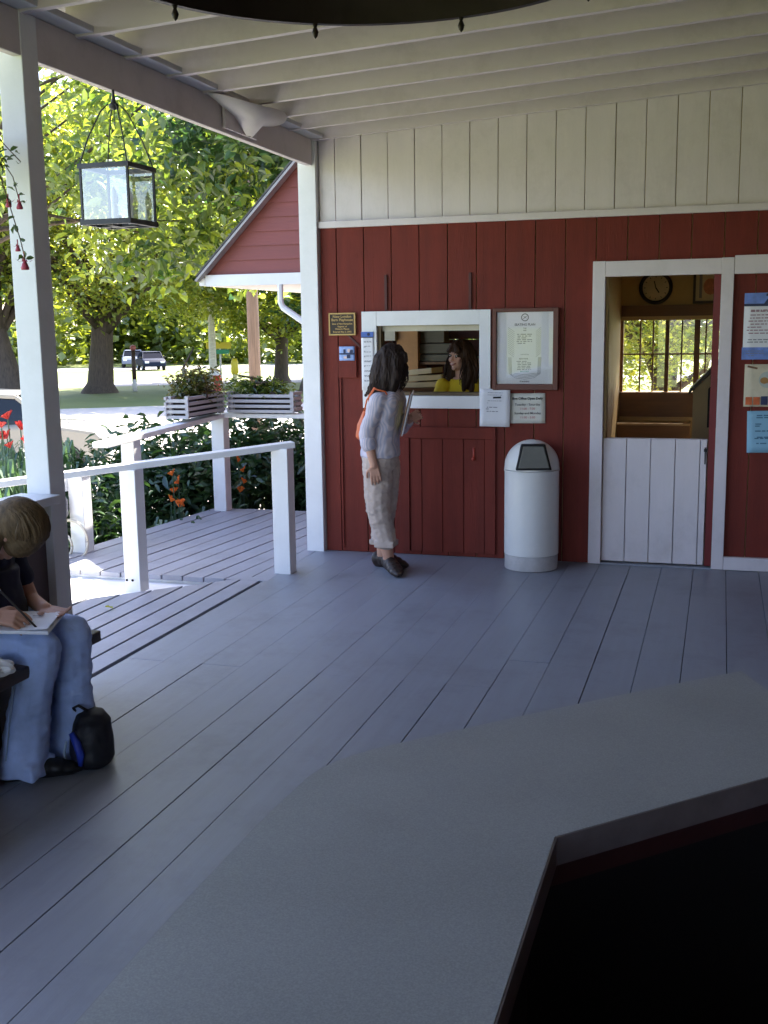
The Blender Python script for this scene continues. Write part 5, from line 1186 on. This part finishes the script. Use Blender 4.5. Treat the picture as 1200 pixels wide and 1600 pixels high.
for p, s_ in (((-2.685, 3.88, 2.125), 1), ((-2.725, 3.865, 2.13), .9), ((-2.66, 3.853, 1.895), 1.25), ((-2.69, 3.857, 1.955), .8)):
    mb = MB(); p = Vector(p); mb.tube([p + up * .03 * s_, p], .003 * s_, 6)
    mb.lathe([(.003 * s_, 0), (.008 * s_, -.008 * s_), (.013 * s_, -.022 * s_), (.012 * s_, -.028 * s_), (.002, -.02 * s_)], p, 10)
    for k_ in range(4):
        a = k_ * math.pi / 2 + .4; d = Vector((math.cos(a), math.sin(a), 0)); q = Vector((-d.y, d.x, 0)) * .006 * s_
        mb.add([p, p + d * .016 * s_ + q - up * .004, p + d * .032 * s_ + up * .008 * s_, p + d * .016 * s_ - q - up * .004], [(0, 1, 2, 3)])
    mb.build("flower", mat("fuchsia_petal", (.42, .06, .10), .5, .25), t, True)
# fallen leaf on the landing
rng = np.random.default_rng(2); me = leafmesh("fallen_leaf", np.array([[0, 0, 0.]]), np.array([.9, .3, .3]), .09, rng, .6, shape=7, droop=0)
o = link("fallen_leaf", me, lm_yel); o.location = (-3.42, 5.52, .012); tag(o, "small curled leaf lying on the side landing boards", "leaf")

# ------------------------------------------------------------------ street things
def g0(x, y): return (x, y, gz(x, y))
t = thing("utility_pole", "weathered wooden pole rising behind the planters", "pole", g0(-9.7, 22.2))
b = g0(-9.7, 22.2); mb = MB(); mb.tube([(b[0], b[1], b[2] - .3), (b[0] - .05, b[1], b[2] + 9)], [.135, .11], 12); mb.build("shaft", barkpole, t, True)
mb = MB(); mb.bar((b[0] - 1.2, b[1], b[2] + 8.3), (b[0] + 1.2, b[1], b[2] + 8.3), .1, .12); mb.build("crossarm", barkpole, t)
b = g0(-22.6, 47.7); t = thing("street_sign", "street sign post with a yellow plate above a green name blade", "sign", b)
MB().tube([b, (b[0], b[1], b[2] + 1.95)], .045, 8).build("post", mat("galvanised_steel", (.55, .56, .58), .5, .1, metal=.3), t)
MB().obox((b[0], b[1] - .05, b[2] + 1.55), (.42, .15, 0), (-.005, .012, 0), (0, 0, .1)).build("green_blade", mat("green_sign_paint", (.03, .30, .18), .4, .05), t)
MB().obox((b[0] - .05, b[1] - .06, b[2] + 1.85), (.55, .2, 0), (-.005, .012, 0), (0, 0, .15)).build("yellow_plate", mat("yellow_sign_paint", (.75, .6, .05), .4, .05), t)
b = g0(-21.2, 46.2); t = thing("yellow_marker", "rounded yellow marker on a pale stem beside the road", "marker", b)
mb = MB(); mb.tube([b, (b[0], b[1], b[2] + .55)], .1, 8); mb.build("stem", mat("pale_yellow_paint", (.7, .62, .35), .5), t)
mb = MB(); mb.loft([((b[0], b[1], b[2] + .5), .10, .08, 0), ((b[0], b[1], b[2] + .62), .17, .12, 0), ((b[0], b[1], b[2] + 1.1), .17, .12, 0), ((b[0], b[1], b[2] + 1.25), .10, .08, 0)]); mb.build("head", MATS["yellow_sign_paint"], t, True)
b = g0(-19.9, 41.6); t = thing("fire_hydrant", "small red hydrant with white top at the lawn's edge", "hydrant", b)
hb = mat("hydrant_red", (.55, .05, .04), .5, .1)
mb = MB(); mb.lathe([(.17, 0), (.17, .06), (.13, .08), (.13, .55), (.17, .57), (.17, .62), (.14, .63)], b, 14); mb.build("barrel", hb, t, True)
mb = MB(); mb.lathe([(.14, .63), (.13, .72), (.06, .8), (.001, .82)], b, 14); mb.build("bonnet", mat("hydrant_white", (.7, .68, .65), .5), t, True)
mb = MB(); mb.tube([(b[0] - .22, b[1], b[2] + .45), (b[0] + .22, b[1], b[2] + .45)], .065, 10); mb.tube([(b[0], b[1] - .22, b[2] + .42), (b[0], b[1], b[2] + .42)], .08, 10); mb.build("outlet", hb, t, True)
b = g0(-23.5, 41.2); t = thing("marker_post", "thin dark post with pale foot on the lawn by the big maple", "post", b)
MB().tube([(b[0], b[1], b[2] + .5), (b[0], b[1], b[2] + 1.75)], .09, 8).build("shaft", brownwood, t, True); MB().tube([b, (b[0], b[1], b[2] + .5)], .1, 8).build("foot", mat("weathered_white", (.6, .58, .55), .6), t, True)
mb = MB(); mb.sphere((b[0], b[1], b[2] + 1.8), .13); mb.build("top_knob", mat("dull_red", (.35, .1, .09), .5), t, True)

# cars
def car(name, label, loc, yaw, paint, group="parked cars"):
    t = thing(name, label, "car", (0, 0, 0), group)
    prof = [(-2.25, .35), (-2.3, .62), (-2.22, .88), (-1.2, .98), (.65, .98), (1.15, .95), (1.65, .86), (1.84, .68), (1.88, .35)]
    secs = []
    ys = (-.86, -.80, -.4, .4, .80, .86); 
    mb = MB()
    def hull(pr, half, taper, topz):
        vs = []; n_ = len(pr)
        for yy, sc in ((-half, .0), (-half + .08, 1), (half - .08, 1), (half, 0)):
            for px_, pz in pr: vs.append((px_ * (1 - .02 * (1 - sc)), yy, pz - (.05 * (1 - sc) if pz > .6 else -.04 * (1 - sc))))
        fs = [(i * n_ + k_, i * n_ + (k_ + 1) % n_, (i + 1) * n_ + (k_ + 1) % n_, (i + 1) * n_ + k_) for i in range(3) for k_ in range(n_)]
        fs += [tuple(range(n_))[::-1], tuple(range(3 * n_, 4 * n_))]; return vs, fs
    mb.add(*hull(prof, .88, 0, 1)); o = mb.build("body", paint, t, 'auto', bevel=.03)
    # cabin: pillars and roof, with glazing set inside
    A = [(-1.75, .96), (-1.25, 1.42), (-.2, 1.47), (.42, 1.42), (.96, .95)]
    mb = MB()
    for yy in (-1, 1):
        for (a, b) in zip(A[:-1], A[1:]):
            mb.bar((a[0], yy * (.80 - .25 * (a[1] - .95)), a[1]), (b[0], yy * (.80 - .25 * (b[1] - .95)), b[1]), .06, .07)
        mb.bar((-.25, yy * .80, .96), (-.2, yy * .68, 1.45), .05, .10); mb.bar((-1.1, yy * .80, .96), (-1.0, yy * .68, 1.43), .05, .10)
    mb.prism([(-1.3, -.66, 1.43), (-.2, -.66, 1.47), (.45, -.66, 1.42), (.45, .66, 1.42), (-.2, .66, 1.47), (-1.3, .66, 1.43)], (0, 0, .045)); mb.build("roof", paint, t, bevel=.02)
    mb = MB(); g = [(-1.68, .97), (-1.25, 1.40), (-.2, 1.44), (.41, 1.40), (.92, .96)]; n_ = len(g); vs = []
    for yy in (-1, 1):
        for a in g: vs.append((a[0], yy * (.775 - .25 * (a[1] - .95)), a[1]))
    mb.add(vs, [tuple(range(n_))[::-1], tuple(range(n_, 2 * n_))] + [(i, (i + 1) % n_, n_ + (i + 1) % n_, n_ + i) for i in range(n_)]); mb.build("window", carglass, t)
    for sx in (-1.35, 1.12):
        for yy in (-1, 1):
            mb = MB(); m_ = MB(); m_.lathe([(.2, -.1), (.32, -.1), (.335, -.06), (.335, .06), (.32, .1), (.2, .1)], (0, 0, 0), 24); mb.add([(sx + v[0], yy * .80 + v[2], .335 + v[1]) for v in m_.v], m_.f); wh = mb.build("wheel", mat("tyre_rubber", (.02, .02, .02), .8), t, True)
            mb = MB(); m_ = MB(); m_.lathe([(.001, .07), (.08, .075), (.19, .05), (.205, .09)], (0, 0, 0), 20); mb.add([(sx + v[0], yy * (.80 + v[2]), .335 + v[1]) for v in m_.v], m_.f); mb.build("rim", mat("alloy", (.5, .5, .52), .35, .05, metal=.8), wh, True)
    for yy in (-1, 1):
        mb = MB(); mb.obox((1.78, yy * .62, .68), (.06, -.02 * yy, 0), (0, .16, 0), (-.03, 0, .07)); mb.build("headlight", mat("lamp_lens", (.75, .76, .78), .15), t, bevel=.02)
        mb = MB(); mb.obox((-2.24, yy * .66, .78), (.04, 0, 0), (0, .14, 0), (0, 0, .07)); mb.build("tail_light", mat("red_lens", (.4, .02, .02), .2), t, bevel=.02)
        mb = MB(); mb.obox((.72, yy * .93, 1.02), (.06, 0, 0), (0, .09, 0), (0, 0, .06)); mb.build("mirror", MATS["void"], t, bevel=.02)
        for xx in (-.62, .22): mb = MB(); mb.obox((xx, yy * .885, .82), (.08, 0, 0), (0, .012, 0), (0, 0, .015)); mb.build("door_handle", paint, t)
    t.location = loc; t.rotation_euler = (0, 0, yaw); return t
carwhite = mat("white_car_paint", (.30, .285, .255), .35, .03, 3, 0, coat=.3); carblue = mat("blue_car_paint", (.015, .02, .04), .6, .05, 3, 0, spec=.1); carsilver = mat("silver_car_paint", (.16, .18, .22), .6, .05, 3, 0, spec=.1)
p = g0(-11.62, 15.7); car("parked_car", "pale car parked nose right beyond the red flowers", p, R(30), carwhite)
p = g0(-48.7, 85.3); car("parked_car", "pale silver car far off beside the big maple's trunk", p, R(-62), carsilver)
p = g0(-43.5, 79.0); car("parked_car", "dark blue car far off right of the big maple's trunk", p, R(-52), carblue)
